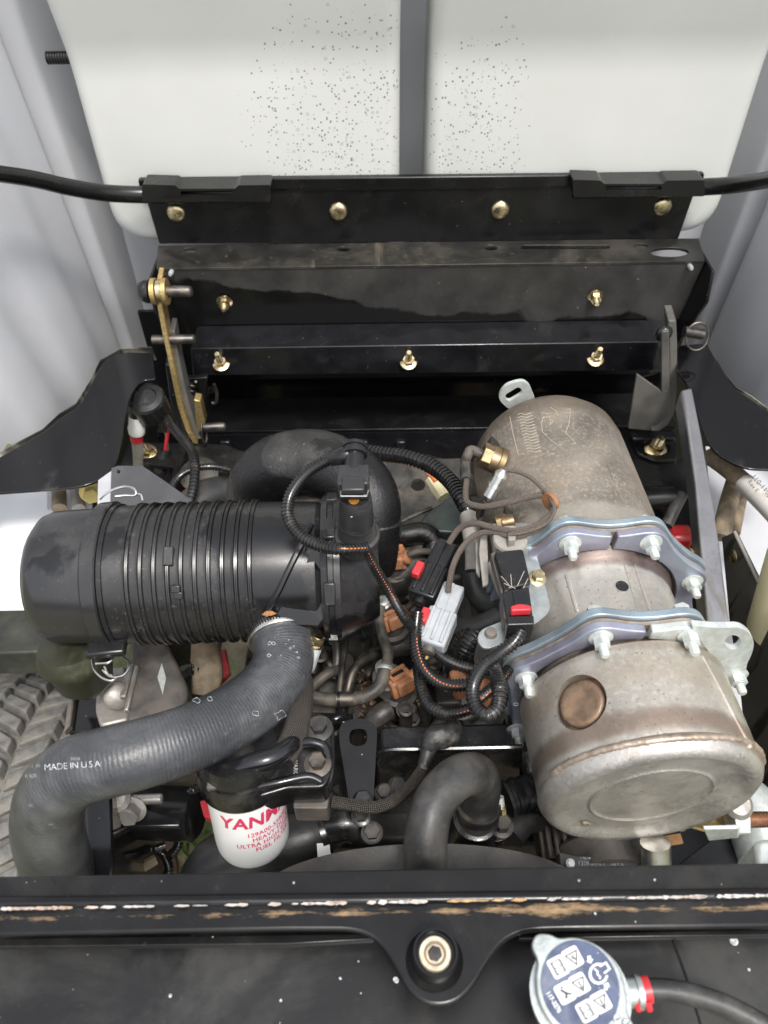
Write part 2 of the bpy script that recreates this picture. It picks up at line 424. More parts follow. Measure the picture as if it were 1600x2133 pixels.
can_face = M('heat_steel_face', (.48, .46, .43), .35, .68, var=.2, vs=22, bump=.35, bs=520, dust=((.16, .145, .13), .44, 26, .55), dust2=((.66, .62, .54), .40, 300, .55), specks=((.13, .11, .095), 250, .24, .5, .6), bands=((-.212, .008, (.24, .15, .1), .6),))
weld = M('weld_bead', (.40, .33, .265), .45, .6, var=.3, vs=70, bump=.6, bs=220, dust=((.38, .24, .16), .42, 34, .55))
rust_disc = M('rusty_disc', (.21, .15, .11), .5, .55, var=.4, vs=50, bump=.3, bs=300, dust=((.40, .25, .14), .48, 40, .6))
blue_steel = M('tempered_blue', (.33, .41, .47), .42, .7, var=.18, vs=40, bump=.3, bs=700, bd=.0004, dust=((.46, .48, .48), .45, 25, .5), rvar=.08)
purple_steel = M('tempered_purple', (.335, .325, .42), .42, .7, var=.16, vs=35, bump=.3, bs=700, bd=.0004, dust=((.38, .44, .50), .47, 15, .8), dust2=((.4, .3, .27), .35, 40, .35), rvar=.08)
brass = M('brass', (.34, .25, .145), .36, .9, var=.3, vs=70, dust=((.16, .10, .06), .42, 50, .5))
white_pl = M('white_plastic', (.86, .86, .83), .4, var=.03, vs=30)
white_paint = M('white_paint', (.80, .80, .80), .34, var=.03, vs=20, dust=((.55, .53, .5), .36, 14, .3), specks=((.35, .33, .3), 130, .1, .05, .7))
print_red = M('red_print', (.62, .04, .12), .45)
print_white = M('white_print', (.46, .47, .49), .6, var=.5, vs=400)
print_dark = M('dark_print', (.05, .05, .06), .6)
decal_navy = M('decal_navy', (.075, .095, .16), .42, var=.25, vs=60, specks=((.5, .53, .6), 330, .16, .3, .8), dust=((.3, .32, .36), .42, 30, .5))
decal_white = M('decal_white', (.84, .85, .86), .5, var=.03, vs=80)
alu = M('cast_aluminium', (.40, .385, .365), .42, .75, var=.2, vs=40, bump=.35, bs=320, dust=((.24, .20, .16), .48, 22, .55))
alu_dark = M('cast_dark', (.13, .125, .12), .45, .5, var=.3, vs=45, bump=.35, bs=300, dust=((.21, .17, .135), .5, 24, .5))
chalk = M('chalk_mark', (.50, .43, .35), .8)
tan_loom = M('tan_hose', (.24, .19, .13), .7, var=.4, vs=40, bump=.5, bs=300, dust=((.40, .29, .16), .42, 30, .6), dust2=((.06, .05, .04), .40, 18, .7))
grey_hose = M('grey_hose', (.33, .31, .28), .6, var=.2, vs=40, dust=((.22, .19, .15), .45, 26, .4))
yellow = M('yellow_plastic', (.70, .56, .20), .45, var=.1, vs=40)
cream = M('cream_plastic', (.80, .72, .45), .4, var=.05, vs=20)
tyre_m = M('tyre_rubber', (.13, .128, .122), .7, var=.35, vs=40, bump=.6, bs=220, dust=((.30, .27, .225), .47, 22, .5), dust2=((.46, .34, .21), .26, 110, .6))
debris_m = M('dry_debris', (.20, .115, .06), .85, var=.4, vs=200, bump=.4, bs=500)
scrape_m = M('bare_scrape', (.54, .50, .47), .5, .2, var=.25, vs=90, bump=.5, bs=260, dust=((.42, .24, .11), .40, 22, .7))
rustline_m = M('rust_scrape', (.46, .29, .14), .75, var=.3, vs=120, bump=.5, bs=400)
shroud_m = M('shroud_plastic', (.06, .058, .056), .5, var=.2, vs=40, bump=.9, bs=620, bd=.0010, dust=((.2, .185, .165), .5, 20, .3))
web_dust = M('dusty_black_web', (.085, .082, .077), .42, var=.25, vs=24, bump=.1, bs=600, dust=((.17, .155, .13), .48, 12, .4), specks=((.5, .45, .38), 170, .10, .12, .9))
sensor_black = M('sensor_black', (.03, .03, .032), .33, var=.15, vs=60, bump=.1, bs=500, dust=((.2, .19, .18), .34, 50, .3))
def part(name, parent):
    """a part that is itself made of pieces"""
    e = bpy.data.objects.new(name, None); COL.objects.link(e); e.parent = parent; e.empty_display_size = .01; return e

# ================================================================== setting
def ground_mat():
    m = M('ground_dirt', (.20, .16, .115), .9, var=.35, vs=14, bump=.8, bs=60, bd=.01, dust=((.10, .16, .04), .5, 5, .8), dust2=((.40, .34, .26), .36, 70, .5))
    return m
g = obj('ground', MB().add([(-60, -60, -.95), (60, -60, -.95), (60, 60, -.95), (-60, 60, -.95)], [(0, 1, 2, 3)]), ground_mat()); g['kind'] = 'structure'
# grass blades where the ground shows through the engine bay
mb = MB()
for i in range(2600):
    x = random.uniform(-.75, .6); y = random.uniform(-.25, .75); h = random.uniform(.03, .10); a = random.uniform(0, 6.3); wd = random.uniform(.003, .007)
    lx, ly = random.uniform(-.05, .05), random.uniform(-.05, .05)
    c, s_ = math.cos(a) * wd, math.sin(a) * wd
    mb.add([(x - c, y - s_, -.95), (x + c, y + s_, -.95), (x + lx * .5 + c * .7, y + ly * .5 + s_ * .7, -.95 + h * .6), (x + lx * .5 - c * .7, y + ly * .5 - s_ * .7, -.95 + h * .6), (x + lx, y + ly, -.95 + h)],
           [(0, 1, 2, 3), (3, 2, 4)])
gr = obj('grass', mb, M('grass', (.11, .20, .035), .6, var=.5, vs=8)); gr['kind'] = 'stuff'; tag(gr, 'green grass on the ground seen through gaps below the engine', 'grass')

# ================================================================== open hood
CX = .065                                    # the machine's centre line
HOOD = thing('engine_hood', 'open pale grey plastic engine hood standing upright behind the engine', 'hood', (0, 1.31, 0))
mb = MB(); mb.box((CX, 1.415, .25), (1.16, .012, 1.3))
obj('hood_shell', mb, hood_grey, HOOD)
def wall(sgn):
    """fluted side wall of the hood, leaning outwards towards the viewer"""
    n, m_ = 220, 20; V = []; F = []
    fl = [(.125, .016, -.035, .006), (.30, .055, .010, .025), (.47, .05, .010, .025), (.66, .055, .010, .03)] if sgn < 0 else [(.125, .016, -.035, .006), (.45, .10, .010, .04)]
    for i in range(n + 1):
        s = i / n
        d = sum(a * .5 * (math.tanh((s - c + wd) / e) - math.tanh((s - c - wd) / e)) for c, wd, a, e in fl)
        for j in range(m_ + 1):
            zb_ = -.34 + .22 * min(1, max(0, (s - .38) / .2)); z = zb_ + (.81 - zb_) * j / m_
            ax = .56 + s * (.10 + .42 * max(z + .1, -.1)) + .02 * math.sin(math.pi * s)
            y = 1.41 - s * .93 + .01 * s * z
            V.append(Vector((CX + sgn * (ax - d), y, z)))
    for i in range(n):
        for j in range(m_):
            a = i * (m_ + 1) + j; F.append((a, a + 1, a + m_ + 2, a + m_ + 1))
    k = len(V); V2 = V + [v + Vector((sgn * .008, .002, 0)) for v in V]
    F2 = F + [tuple(q + k for q in reversed(f)) for f in F]
    return MB().add(V2, F2)
for sgn in (-1, 1):
    obj('side_wall', wall(sgn), hood_grey, HOOD, ang=80)
def pad(x0, x1, rl, rr):
    pts = rp([(x0, .0, rl), (x1, .0, rr), (x1, .80), (x0, .80)], 8)
    n = len(pts)
    def P(x, z, y): return Vector((x, y - max(0, z - .285) * .30, z))
    # layered outline: back, then rounded shoulder to the front face
    lay = [(1.41, 0.0)] + [(1.27 - .022 * math.sin(t * math.pi / 2), .022 * (1 - math.cos(t * math.pi / 2))) for t in (0, .25, .5, .75, 1)]
    cx, cz = (x0 + x1) / 2, .4
    V = []; F = []
    zs = [.285, .30]
    for y, ins in lay:
        for x, z in pts:
            sx = (x - cx) / ((x1 - x0) / 2); s2 = (z - cz) / .4
            V.append((x - ins * max(-1, min(1, sx * 1.02)), y, z - ins * s2))
    for l in range(len(lay) - 1):
        for i in range(n):
            j = (i + 1) % n; F.append((l * n + i, l * n + j, (l + 1) * n + j, (l + 1) * n + i))
    o = (len(lay) - 1) * n
    F.append(tuple(o + i for i in range(n)))
    me = bpy.data.meshes.new('t'); me.from_pydata(V, [], F)
    bm = bmesh.new(); bm.from_mesh(me)
    for z in [.255 + .012 * k for k in range(6)] + [.45, .6]:
        bmesh.ops.bisect_plane(bm, geom=bm.verts[:] + bm.edges[:] + bm.faces[:], plane_co=(0, 0, z), plane_no=(0, 0, 1))
    for v in bm.verts:
        q = v.co.z - .285
        lean = 0 if q < -.03 else ((q + .03) ** 2 / .12 if q < .03 else q) * .30
        v.co.y -= lean
    bm.to_mesh(me); bm.free()
    m = MB().add([v.co.copy() for v in me.vertices], [tuple(p.vertices) for p in me.polygons]); bpy.data.meshes.remove(me)
    return m
obj('inner_panel', pad(-.455, .033, .06, .015), pad_white, HOOD, ang=60)
obj('inner_panel', pad(.078, .575, .02, .06), pad_white, HOOD, ang=60)
# stub and spring seen in the slot beside the left panel
mb = MB(); p = W(140, 120, y=1.29); mb.tube([p - Vector((.03, 0, 0)), p + Vector((.02, 0, 0))], .009, 12, rib=(.004, .2))
obj('threaded_stub', mb, conn_black, HOOD)
# ================================================================== hinge plate below the hood
HP = thing('hood_hinge_plate', 'wide black steel hinge plate bolted below the hood with gold bolt heads', 'hinge plate', W(850, 720, y=1.17))
YU = 1.235
up = plate([(300, 398), (1452, 386), (1412, 500), (332, 508)], .006, y=YU)
obj('upper_plate', up, blk_dusty, HP, bevel=.001)
obj('top_edge', plate([(287, 375), (1468, 362), (1464, 388), (292, 398)], .012, y=YU - .004), blk_dusty, HP, bevel=.002)
zL = W(850, 504, y=YU).z
def LZ(px, py): return (px, py)
ledge_out = [(307, 512), (1507, 499), (1432, 548), (352, 556)]
Yl = W(850, 552, z=zL).y
holes = [ell(397, 521, 14, 5), ell(716, 519, 14, 5), ell(1023, 516, 14, 5), ell(1335, 512, 15, 5), slot(1178, 514.5, 88, 4.2), ell(1395, 525, 40, 10)]
xl, xr = W(322, 530, z=zL).x, W(1470, 520, z=zL).x
led = MB().prism([Vector((xl, YU - .001, zL)), Vector((xr, YU - .001, zL)), Vector((xr - .012, Yl, zL)), Vector((xl + .012, Yl, zL))], (0, 0, -.005),
                 [[W(a, b, z=zL) for a, b in h] for h in holes])
obj('ledge', led, M('ledge_dust', (.018, .0175, .0165), .34, var=.3, vs=24, dust=((.13, .118, .095), .46, 6, .35), dust2=((.24, .2, .14), .32, 110, .4), streak=((.2, .17, .12), 26, .66, .4, (1, .1, 1))), HP, bevel=.0015)
zb = W(850, 735, y=Yl).z
lo = MB().prism([Vector((xl + .012, Yl + .001, zL - .004)), Vector((xr - .012, Yl + .001, zL - .004)), Vector((xr - .03, Yl + .001, zb)), Vector((xl + .03, Yl + .001, zb))], (0, .006, 0))
def wet_edge(N, L, co, noise, rampf, math_, sp): return 1.0
# dry dusty upper part, wet lower part with a ragged tide line
def tide_mat():
    m = M('black_paint_tide', (.034, .0328, .0315), .36, var=.25, vs=20, bump=.06, bs=600, dust=(TAN, .42, 9, .2), dust2=((.2, .175, .14), .30, 120, .4), specks=((.5, .42, .33), 120, .1, .12, .9))
    t = m.node_tree; N, L = t.nodes, t.links; b = N['Principled BSDF']
    tc = N.new('ShaderNodeTexCoord'); s = N.new('ShaderNodeSeparateXYZ'); L.new(tc.outputs['Object'], s.inputs[0])
    n = N.new('ShaderNodeTexNoise'); n.inputs['Scale'].default_value = 7; n.inputs['Detail'].default_value = 7; L.new(tc.outputs['Object'], n.inputs['Vector'])
    a = N.new('ShaderNodeMath'); a.operation = 'MULTIPLY_ADD'; L.new(n.outputs['Fac'], a.inputs[0]); a.inputs[1].default_value = .11; L.new(s.outputs[2], a.inputs[2])
    mn = N.new('ShaderNodeMath'); mn.operation = 'MINIMUM'; L.new(s.outputs[0], mn.inputs[0]); mn.inputs[1].default_value = .02
    a2 = N.new('ShaderNodeMath'); a2.operation = 'MULTIPLY_ADD'; L.new(mn.outputs[0], a2.inputs[0]); a2.inputs[1].default_value = .20; L.new(a.outputs[0], a2.inputs[2])
    r = N.new('ShaderNodeMapRange'); r.inputs[1].default_value = .129; r.inputs[2].default_value = .135; L.new(a2.outputs[0], r.inputs[0])
    for nm, dry in (('Base Color', (.006, .006, .006, 1)), ('Roughness', (.12, .12, .12, 1))):
        l = b.inputs[nm].links[0] if b.inputs[nm].links else None
        mx = N.new('ShaderNodeMix'); mx.data_type = 'RGBA'; L.new(r.outputs[0], mx.inputs[0]); mx.inputs[6].default_value = dry
        if l: L.new(l.from_socket, mx.inputs[7])
        else: mx.inputs[7].default_value = (.5, .5, .5, 1)
        L.new(mx.outputs[2], b.inputs[nm])
    return m
obj('lower_plate', lo, tide_mat(), HP, bevel=.001)
# end gussets
for x_, sg in ((xl + .004, -1), (xr - .004, 1)):
    q = [Vector((x_, YU - .004, zL - .002)), Vector((x_, Yl - .03, zL - .002)), Vector((x_, Yl - .045, zL - .05)), Vector((x_ - sg * .02, Yl - .03, zb + .03)), Vector((x_ - sg * .024, Yl - .004, zb + .005)), Vector((x_ - sg * .012, Yl + .004, zL - .08))]
    obj('gusset', MB().prism(q, (-sg * .005, 0, 0)), blk_dusty, HP, bevel=.001)
for px, py in ((367, 443), (705, 440), (1042, 437), (1380, 430)):
    p = W(px, py, y=YU); r_ = sz(19.5, p)
    obj('bolt', MB().lathe([(0, r_), (r_ * .12, r_), (r_ * .3, r_ * .86), (r_ * .42, r_ * .55), (r_ * .46, 0)], p, (0, -1, 0), 24), gold, HP, ang=80)
for px, py in ((468, 628), (1240, 616)):
    p = W(px, py, y=Yl); bolt(HP, p, (0, -1, -.25), sz(11.5, p), gold, sz(10, p))
for px, py in ((358, 565), (1436, 553)):
    p = W(px, py, y=Yl); obj('drain_tip', MB().lathe([(0, .004), (.01, .004), (.014, .0025)], p, (0, -1, .1), 10), zinc_white, HP)

# hood prop rods
def rod(pts, label, sleeve, grp):
    t = thing('hood_rod', label, 'rod', W(*pts[0][:2], y=pts[0][2]), grp)
    pp = [W(a, b, y=c) for a, b, c in pts]
    obj('tube', MB().tube(pp, [sz(17, p) for p in pp], 18), blk_dusty, t)
    x0, x1, y0, y1, wx0, wx1 = sleeve
    yy = (y0 + y1) / 2
    obj('sleeve', plate(rp([(x0, y0, 5), (wx0 - 6, y0 + 2, 4), (wx0, y0 + 9, 3), (wx1, y0 + 9, 3), (wx1 + 6, y0 + 2, 4), (x1, y0 + 1, 5), (x1, y1, 5), (x0, y1 + 1, 5)]), .036, [rp([(wx0 + 4, yy - 4, 2), (wx1 - 4, yy - 4, 2), (wx1 - 4, yy + 4, 2), (wx0 + 4, yy + 4, 2)])], y=1.196), blk_dusty, t, bevel=.005, seg=3)
    return t
rod([(-160, 340, .95), (-60, 354, 1.02), (60, 371, 1.10), (140, 389, 1.15), (220, 402, 1.19), (320, 406, 1.213), (450, 404, 1.213), (558, 401, 1.213)], 'bent black steel rod entering the hinge plate from the left', (296, 564, 384, 420, 372, 490), 'hood rods')
rod([(1760, 335, .95), (1660, 362, 1.02), (1580, 378, 1.12), (1520, 386, 1.18), (1450, 390, 1.213), (1330, 393, 1.213), (1195, 396, 1.213)], 'bent black steel rod entering the hinge plate from the right', (1194, 1468, 374, 409, 1258, 1382), 'hood rods')

# cross member
YB = 1.09
CM = thing('cross_member', 'black angle cross member with three studs below the hinge plate', 'beam', W(880, 780, y=YB))
obj('front_face', plate([(398, 726), (1370, 712), (1378, 771), (402, 783)], .006, y=YB), blk_gloss, CM, bevel=.0015)
z0 = W(880, 721, y=YB).z; x0 = W(398, 726, y=YB).x; x1 = W(1370, 712, y=YB).x
obj('top_flange', MB().box(((x0 + x1) / 2, YB + .035, z0 - .001), (x1 - x0, .064, .005)), blk_gloss, CM, bevel=.001)
obj('bottom_flange', MB().box(((x0 + x1) / 2, YB + .03, W(880, 777, y=YB).z + .002), (x1 - x0, .045, .005)), blk_dusty, CM, bevel=.001)
for px, py in ((461, 758), (851, 755), (1240, 748)):
    p = W(px, py, y=YB); bolt(CM, p, Vector((0, -.42, .9)), sz(12, p), gold, sz(26, p), name='stud')

# firewall below
FW = thing('rear_bulkhead', 'black rear bulkhead wall behind the engine', 'bulkhead', (CX, 1.2, -.7))
obj('wall_sheet', MB().box((CX, 1.26, -.42), (1.04, .008, .56)), blk_wet, FW)
obj('lower_sheet', MB().box((CX, 1.272, -.52), (1.56, .008, .44)), blk_wet, FW)  # extra dark sheet added to cover bright ground beside the wall
za = W(760, 893, y=1.13).z
obj('lip', MB().box((CX, 1.175, za), (1.0, .10, .005)), blk, FW, bevel=.001)
obj('lower_sheet', MB().box((CX, 1.125, za - .045), (1.0, .005, .08)), blk_gloss, FW)
obj('floor_ledge', MB().box((CX, 1.06, za - .088), (.96, .13, .006)), blk_dusty, FW, bevel=.001)
for px in (470, 757, 835):
    p = W(px, 925, y=1.12); obj('clip', MB().box(p, (.018, .008, .016)), conn_black, FW, bevel=.002)

# hinge arms
LH = thing('hinge_lever', 'gold plated flat hinge arm with black pins left of the engine', 'hinge arm', W(410, 920, y=1.03), 'hood hinge arms')
def bar(outline, th, y0, y1=None): pass
a = [(330, 600), (338, 650), (352, 720), (366, 790), (382, 850), (404, 905)]
def strip(pl, wl, wr, off, dep, ya, yb):
    """flat bar following the picture polyline pl, its edge wl+wr px wide, dep metres deep"""
    V = []; F = []; n = len(pl)
    for i, (x, y) in enumerate(pl):
        Y = ya + (yb - ya) * i / (n - 1)
        for dx, dd in ((-wl, 0), (wr, 0), (wr, dep), (-wl, dep)):
            p = W(x + off + dx, y, y=Y); V.append(p + Vector((0, dd, dd * .2)))
    for i in range(n - 1):
        for k in range(4):
            q = (k + 1) % 4; F.append((i * 4 + k, i * 4 + q, i * 4 + 4 + q, i * 4 + 4 + k))
    F.append((3, 2, 1, 0)); F.append(tuple((n - 1) * 4 + k for k in range(4)))
    return MB().add(V, F)
obj('bar', strip([(332, 585), (334, 640), (345, 700), (355, 745), (366, 800), (377, 850), (392, 895), (408, 925)], 6, 5, 0, .03, 1.06, 1.0), gold_dull, LH, bevel=.0012, ang=60)
obj('inner_bar', strip([(358, 690), (366, 740), (376, 790), (388, 840), (402, 885), (414, 915)], 5, 6, 0, .03, 1.058, 1.005), web_dust, LH, bevel=.0012, ang=60)
obj('backing_bar', strip([(354, 760), (362, 820), (372, 870), (386, 905)], 6, 8, -4, .03, 1.07, 1.01), blk_gloss, LH, bevel=.002)
for px, s_ in ((322, 1), (334, .9), (345, 1)):
    p = W(px, 607, y=1.055); r_ = sz(27, p) * s_
    obj('washer', MB().lathe([(-.0035, r_ * .4), (-.0035, r_), (.0035, r_), (.0035, r_ * .4)], p, (1, 0, 0), 28), gold_dull if s_ == 1 else gold, LH)
p = W(304, 607, y=1.055); obj('pin_head', MB().lathe([(-.012, .004), (-.009, .014), (0, .018), (.006, .018)], p, (1, 0, 0), 16), blk_gloss, LH, ang=60)
for (ax_, ay, bx_, by, Y, rr) in ((338, 607, 402, 607, 1.055, 12), (318, 708, 408, 706, 1.05, 10), (425, 890, 472, 888, 1.0, 9)):
    q0 = W(ax_, ay, y=Y); q1 = W(bx_, by, y=Y); r_ = sz(rr, q1); l = (q1 - q0).length
    obj('pin', MB().lathe([(0, r_), (l - r_ * .6, r_), (l - r_ * .2, r_ * .8), (l, r_ * .3)], q0, q1 - q0, 18), steel_dark, LH, ang=50)
p = W(425, 900, y=1.0)
obj('retaining_ring', MB().tube([p + Vector((0, math.cos(k * .524) * .016, math.sin(k * .524) * .022)) for k in range(13)], .0018, 8), steel_dark, LH)
obj('tab', plate([(404, 833), (417, 836), (428, 880), (412, 905)], .02, y=1.0), gold_dull, LH, bevel=.001)

RH = thing('hinge_lever', 'black formed hinge bracket with rounded foot right of the engine', 'hinge arm', W(1370, 900, y=1.03), 'hood hinge arms')
obj('bar', strip([(1402, 668), (1404, 720), (1404, 770), (1403, 820), (1398, 860), (1384, 885), (1366, 899)], 10, 7, 0, .035, 1.03, .99), web_dust, RH, bevel=.002, ang=60)
obj('web', plate(rp([(1378, 690, 8), (1394, 690), (1396, 860), (1362, 898, 12), (1308, 893, 3), (1327, 780), (1378, 816)]), .006, y=1.0), web_dust, RH, bevel=.0012)
obj('weld_blob', MB().lathe([(0, .012), (.004, .014), (.01, .01), (.013, .003)], W(1382, 692, y=1.03), (0, -1, .1), 12), blk_gloss, RH, ang=80)
obj('inner_gusset', plate([(1340, 785), (1378, 775), (1378, 815), (1328, 795)], .005, y=1.06), blk_dusty, RH, bevel=.001)
p0 = W(1425, 690, y=1.04); p1 = W(1465, 697, y=1.04)
obj('pin', MB().lathe([(0, sz(11, p0)), ((p1 - p0).length, sz(11, p0))], p0, p1 - p0, 16), steel_dark, RH, bevel=.001)
c = W(1448, 692, y=1.045)
obj('retaining_ring', MB().tube([c + Vector((math.cos(k * .524) * .018, -.012 + math.sin(k * .524) * .01, math.sin(k * .524) * .019)) for k in range(13)], .0018, 8), steel_dark, RH)
FT = thing('hinge_mount', 'black rounded steel foot flange with one gold stud below the right hinge bracket', 'bracket', W(1360, 950, z=-.30))
zf = W(1365, 930, y=.99).z
obj('flange', plate(rp([(1312, 905, 5), (1410, 903), (1410, 957), (1362, 960, 14), (1326, 944, 14)]), .012, z=zf), blk_dusty, FT, bevel=.003, seg=3)
obj('flange_top', plate(rp([(1312, 896, 4), (1408, 898), (1408, 912), (1318, 914, 4)]), .01, z=zf + .02), blk, FT, bevel=.003)
p = W(1365, 936, z=zf); bolt(FT, p, (0, -.25, 1), sz(16, p), gold, sz(20, p), name='stud')

# wing plates left and right of the engine
zw = -.10
def wing(name, label, pts, rim):
    t = thing(name, label, 'plate', W(*pts[3][:2], z=zw - .02), 'black side wing plates')
    obj('sheet', plate(rp(pts, 8), .004, z=zw), blk_wet, t, bevel=.001)
    q = [W(a, b, z=zw - .012) + Vector((0, 0, 0)) for a, b in rim]
    V = []; F = []
    for i, p in enumerate(q): V += [p, p + Vector((0, .006, -.03)), p + Vector((0, .009, -.03)), p + Vector((0, .003, 0))]
    for i in range(len(q) - 1):
        for k in range(4): F.append((i * 4 + k, i * 4 + (k + 1) % 4, i * 4 + 4 + (k + 1) % 4, i * 4 + 4 + k))
    obj('seal_strip', MB().add(V, F), M('seal_' + name + ('l' if pts[0][0] < 800 else 'r'), (.035, .034, .03), .6, var=.5, vs=26, dust=((.50, .47, .38), .42, 16, .9)), t)
    return t
wing('wing_plate', 'black sheet metal wing plate curving below the hood on the left',
     [(318, 735, 8), (325, 790, 6), (292, 792, 24), (268, 830, 30), (256, 912, 10), (240, 980, 40), (180, 1014, 40), (0, 1027), (-120, 1035), (-120, 1010), (0, 952), (95, 898, 30), (128, 868, 20), (165, 848, 25), (190, 800, 20), (215, 752, 25), (255, 733, 20)],
     [(-100, 985), (0, 942), (88, 896), (122, 864), (158, 842), (186, 796), (208, 752), (250, 728), (316, 724)])
wing('wing_plate', 'black sheet metal wing plate curving below the hood on the right',
     [(1412, 720, 10), (1472, 714, 20), (1506, 775, 20), (1530, 810, 20), (1562, 830, 20), (1590, 850, 10), (1740, 960), (1740, 985), (1600, 978), (1548, 976, 40), (1478, 938, 40), (1452, 860, 20), (1430, 796, 20), (1410, 775, 4)],
     [(1470, 712), (1482, 735), (1498, 758), (1512, 782), (1534, 808), (1566, 826), (1600, 852), (1720, 935)])

# ================================================================== air cleaner
ZA = 0.0
AC = thing('air_cleaner', 'large black ribbed plastic air cleaner canister lying across the left side', 'air cleaner', W(400, 1200, z=ZA) - Vector((0, 0, .09)))
A0 = W(70, 1203, z=ZA); A1 = W(660, 1183, z=ZA); AX = (A1 - A0).normalized()
TOC = CAM - (A0 + A1) / 2; TOC = (TOC - AX * TOC.dot(AX)).normalized()
def ax_at(px):            # distance along the canister axis of picture column px
    t0, t1 = -.2, 1.2
    for _ in range(40):
        t = (t0 + t1) / 2; p = A0 + (A1 - A0) * t + TOC * .0735; q = RM.transposed() @ (p - CAM); x = 800 + FPX * q.x / -q.z
        if x < px: t0 = t
        else: t1 = t
    return (A1 - A0).length * t0
RA = .0745
prof = [(ax_at(22), .001), (ax_at(22), .050), (ax_at(26), .058), (ax_at(42), .067), (ax_at(62), .0708), (ax_at(160), .0728)]
obj('end_cap', MB().lathe(prof + [(ax_at(175), .0728), (ax_at(175), .01)], A0, AX, 96, (0, 0, 1)), plastic_fine, AC, ang=50)
obj('cap_band', MB().lathe([(ax_at(163), .07), (ax_at(164), .0765), (ax_at(168), .0785), (ax_at(196), .0795), (ax_at(199), .078), (ax_at(200), .072)], A0, AX, 96, (0, 0, 1)), plastic_fine, AC, ang=30)
obj('lock_ring', MB().lathe([(ax_at(201), .07), (ax_at(201), .0765), (ax_at(211), .0765), (ax_at(213), .07)], A0, AX, 96, (0, 0, 1)), conn_black, AC, ang=30)
prof = [(ax_at(205), .068), (ax_at(206), .0745), (ax_at(252), .0742)]
x = 252
while x < 520:
    prof += [(ax_at(x), .0735), (ax_at(x + 1.5), .0768), (ax_at(x + 6), .0770), (ax_at(x + 7.5), .0752), (ax_at(x + 10), .0750), (ax_at(x + 11.5), .0764), (ax_at(x + 14), .0762), (ax_at(x + 16), .0735)]
    x += 28.5
prof += [(ax_at(535), .0735), (ax_at(600), .0728), (ax_at(655), .072), (ax_at(668), .068), (ax_at(672), .05), (ax_at(672), .01)]
body = obj('ribbed_body', MB().lathe(prof, A0, AX, 96, (0, 0, 1)), plastic, AC, ang=30)
# moulded marks on the ribs
for yy, hh in ((1163, 20), (1236, 8), (1262, 8)):
    p = W(356, yy, z=ZA + .06); u = (p - (A0 + AX * (p - A0).dot(AX))).normalized(); c = A0 + AX * (p - A0).dot(AX)
    rot = basis(u, (1, 0, 0))
    obj('rib_mark', MB().box(c + u * .0765, (sz(hh * 2, p), sz(20, p), .004), rot), plastic, AC, bevel=.001)
# diagonal reinforcing seam and outlet boss
def on_body(px, py, rr):
    """point on the canister surface of radius rr under picture point"""
    r = ray(px, py); o = CAM - A0; d = r - AX * r.dot(AX); e = o - AX * o.dot(AX)
    a, b, c = d.dot(d), 2 * d.dot(e), e.dot(e) - rr * rr; D = b * b - 4 * a * c
    t = (-b - math.sqrt(max(D, 0))) / (2 * a); return CAM + r * t
def on_cyl(px, py, o, ax, rr):
    r = ray(px, py); ax = ax.normalized(); q = CAM - o; d = r - ax * r.dot(ax); e = q - ax * q.dot(ax)
    a, b, c = d.dot(d), 2 * d.dot(e), e.dot(e) - rr * rr; D = b * b - 4 * a * c
    t = (-b - math.sqrt(max(D, 0))) / (2 * a); p = CAM + r * t; n = (p - o) - ax * (p - o).dot(ax)
    return p, n.normalized()
obj('seam_rib', MB().tube([on_body(a, b, .0735) for a, b in ((648, 1092), (630, 1130), (612, 1165), (596, 1198), (580, 1232), (562, 1262), (552, 1280))], .0035, 8), plastic, AC)
BB = on_body(628, 1230, .066)
# raised housing to the right of the seam (outlet box)
q = [(656, 1120), (640, 1135), (560, 1285), (600, 1310), (672, 1312), (686, 1290), (684, 1130)]
V1 = [on_body(a, b, .079) for a, b in q]
cc = sum(V1, Vector()) / len(V1); inn = (A0 + AX * (cc - A0).dot(AX) - cc).normalized()
obj('outlet_housing', MB().prism(V1, inn * .05), plastic, AC, bevel=.010, seg=4)
# flange ring round the right end and the side outlet
fe = ax_at(668)
obj('end_flange', MB().lathe([(fe, .04), (fe, .078), (fe + .006, .080), (fe + .007, .0765), (fe + .012, .0765), (fe + .013, .080), (fe + .019, .079), (fe + .02, .04)], A0, AX, 72, (0, 0, 1)), plastic, AC, ang=30)
for a in (62, 100, 148, 205, 250):
    u = Vector((0, math.cos(R(a)), math.sin(R(a)))); obj('flange_clip', MB().box(A0 + AX * (fe + .01) + u * .078, (.024, .012, .008), basis(u, AX)), plastic, AC, bevel=.0015)
cone = [(fe + .018, .074), (fe + .022, .070), (fe + .045, .056), (fe + .058, .046), (fe + .058, .02)]
obj('outlet_cone', MB().lathe(cone, A0 + Vector((0, -.006, -.006)), AX, 48, (0, 0, 1)), plastic, AC, ang=40)
k = [W(a, b, z=-.035) for a, b in ((690, 1262), (700, 1240), (770, 1190), (800, 1180), (760, 1215), (705, 1250), (712, 1290), (695, 1292))]
obj('outlet_lip', MB().prism(k, (0, 0, -.012)), plastic, AC, bevel=.002)
obj('drop_bracket', MB().tube([W(690, 1245, z=-.03), W(694, 1290, z=-.05), W(690, 1315, z=-.06), W(676, 1330, z=-.07)], [.009, .008, .008, .006], 8), plastic, AC)
obj('housing_foot', MB().box(W(664, 1318, z=-.05), (.035, .02, .03)), blk_gloss, AC, bevel=.003)
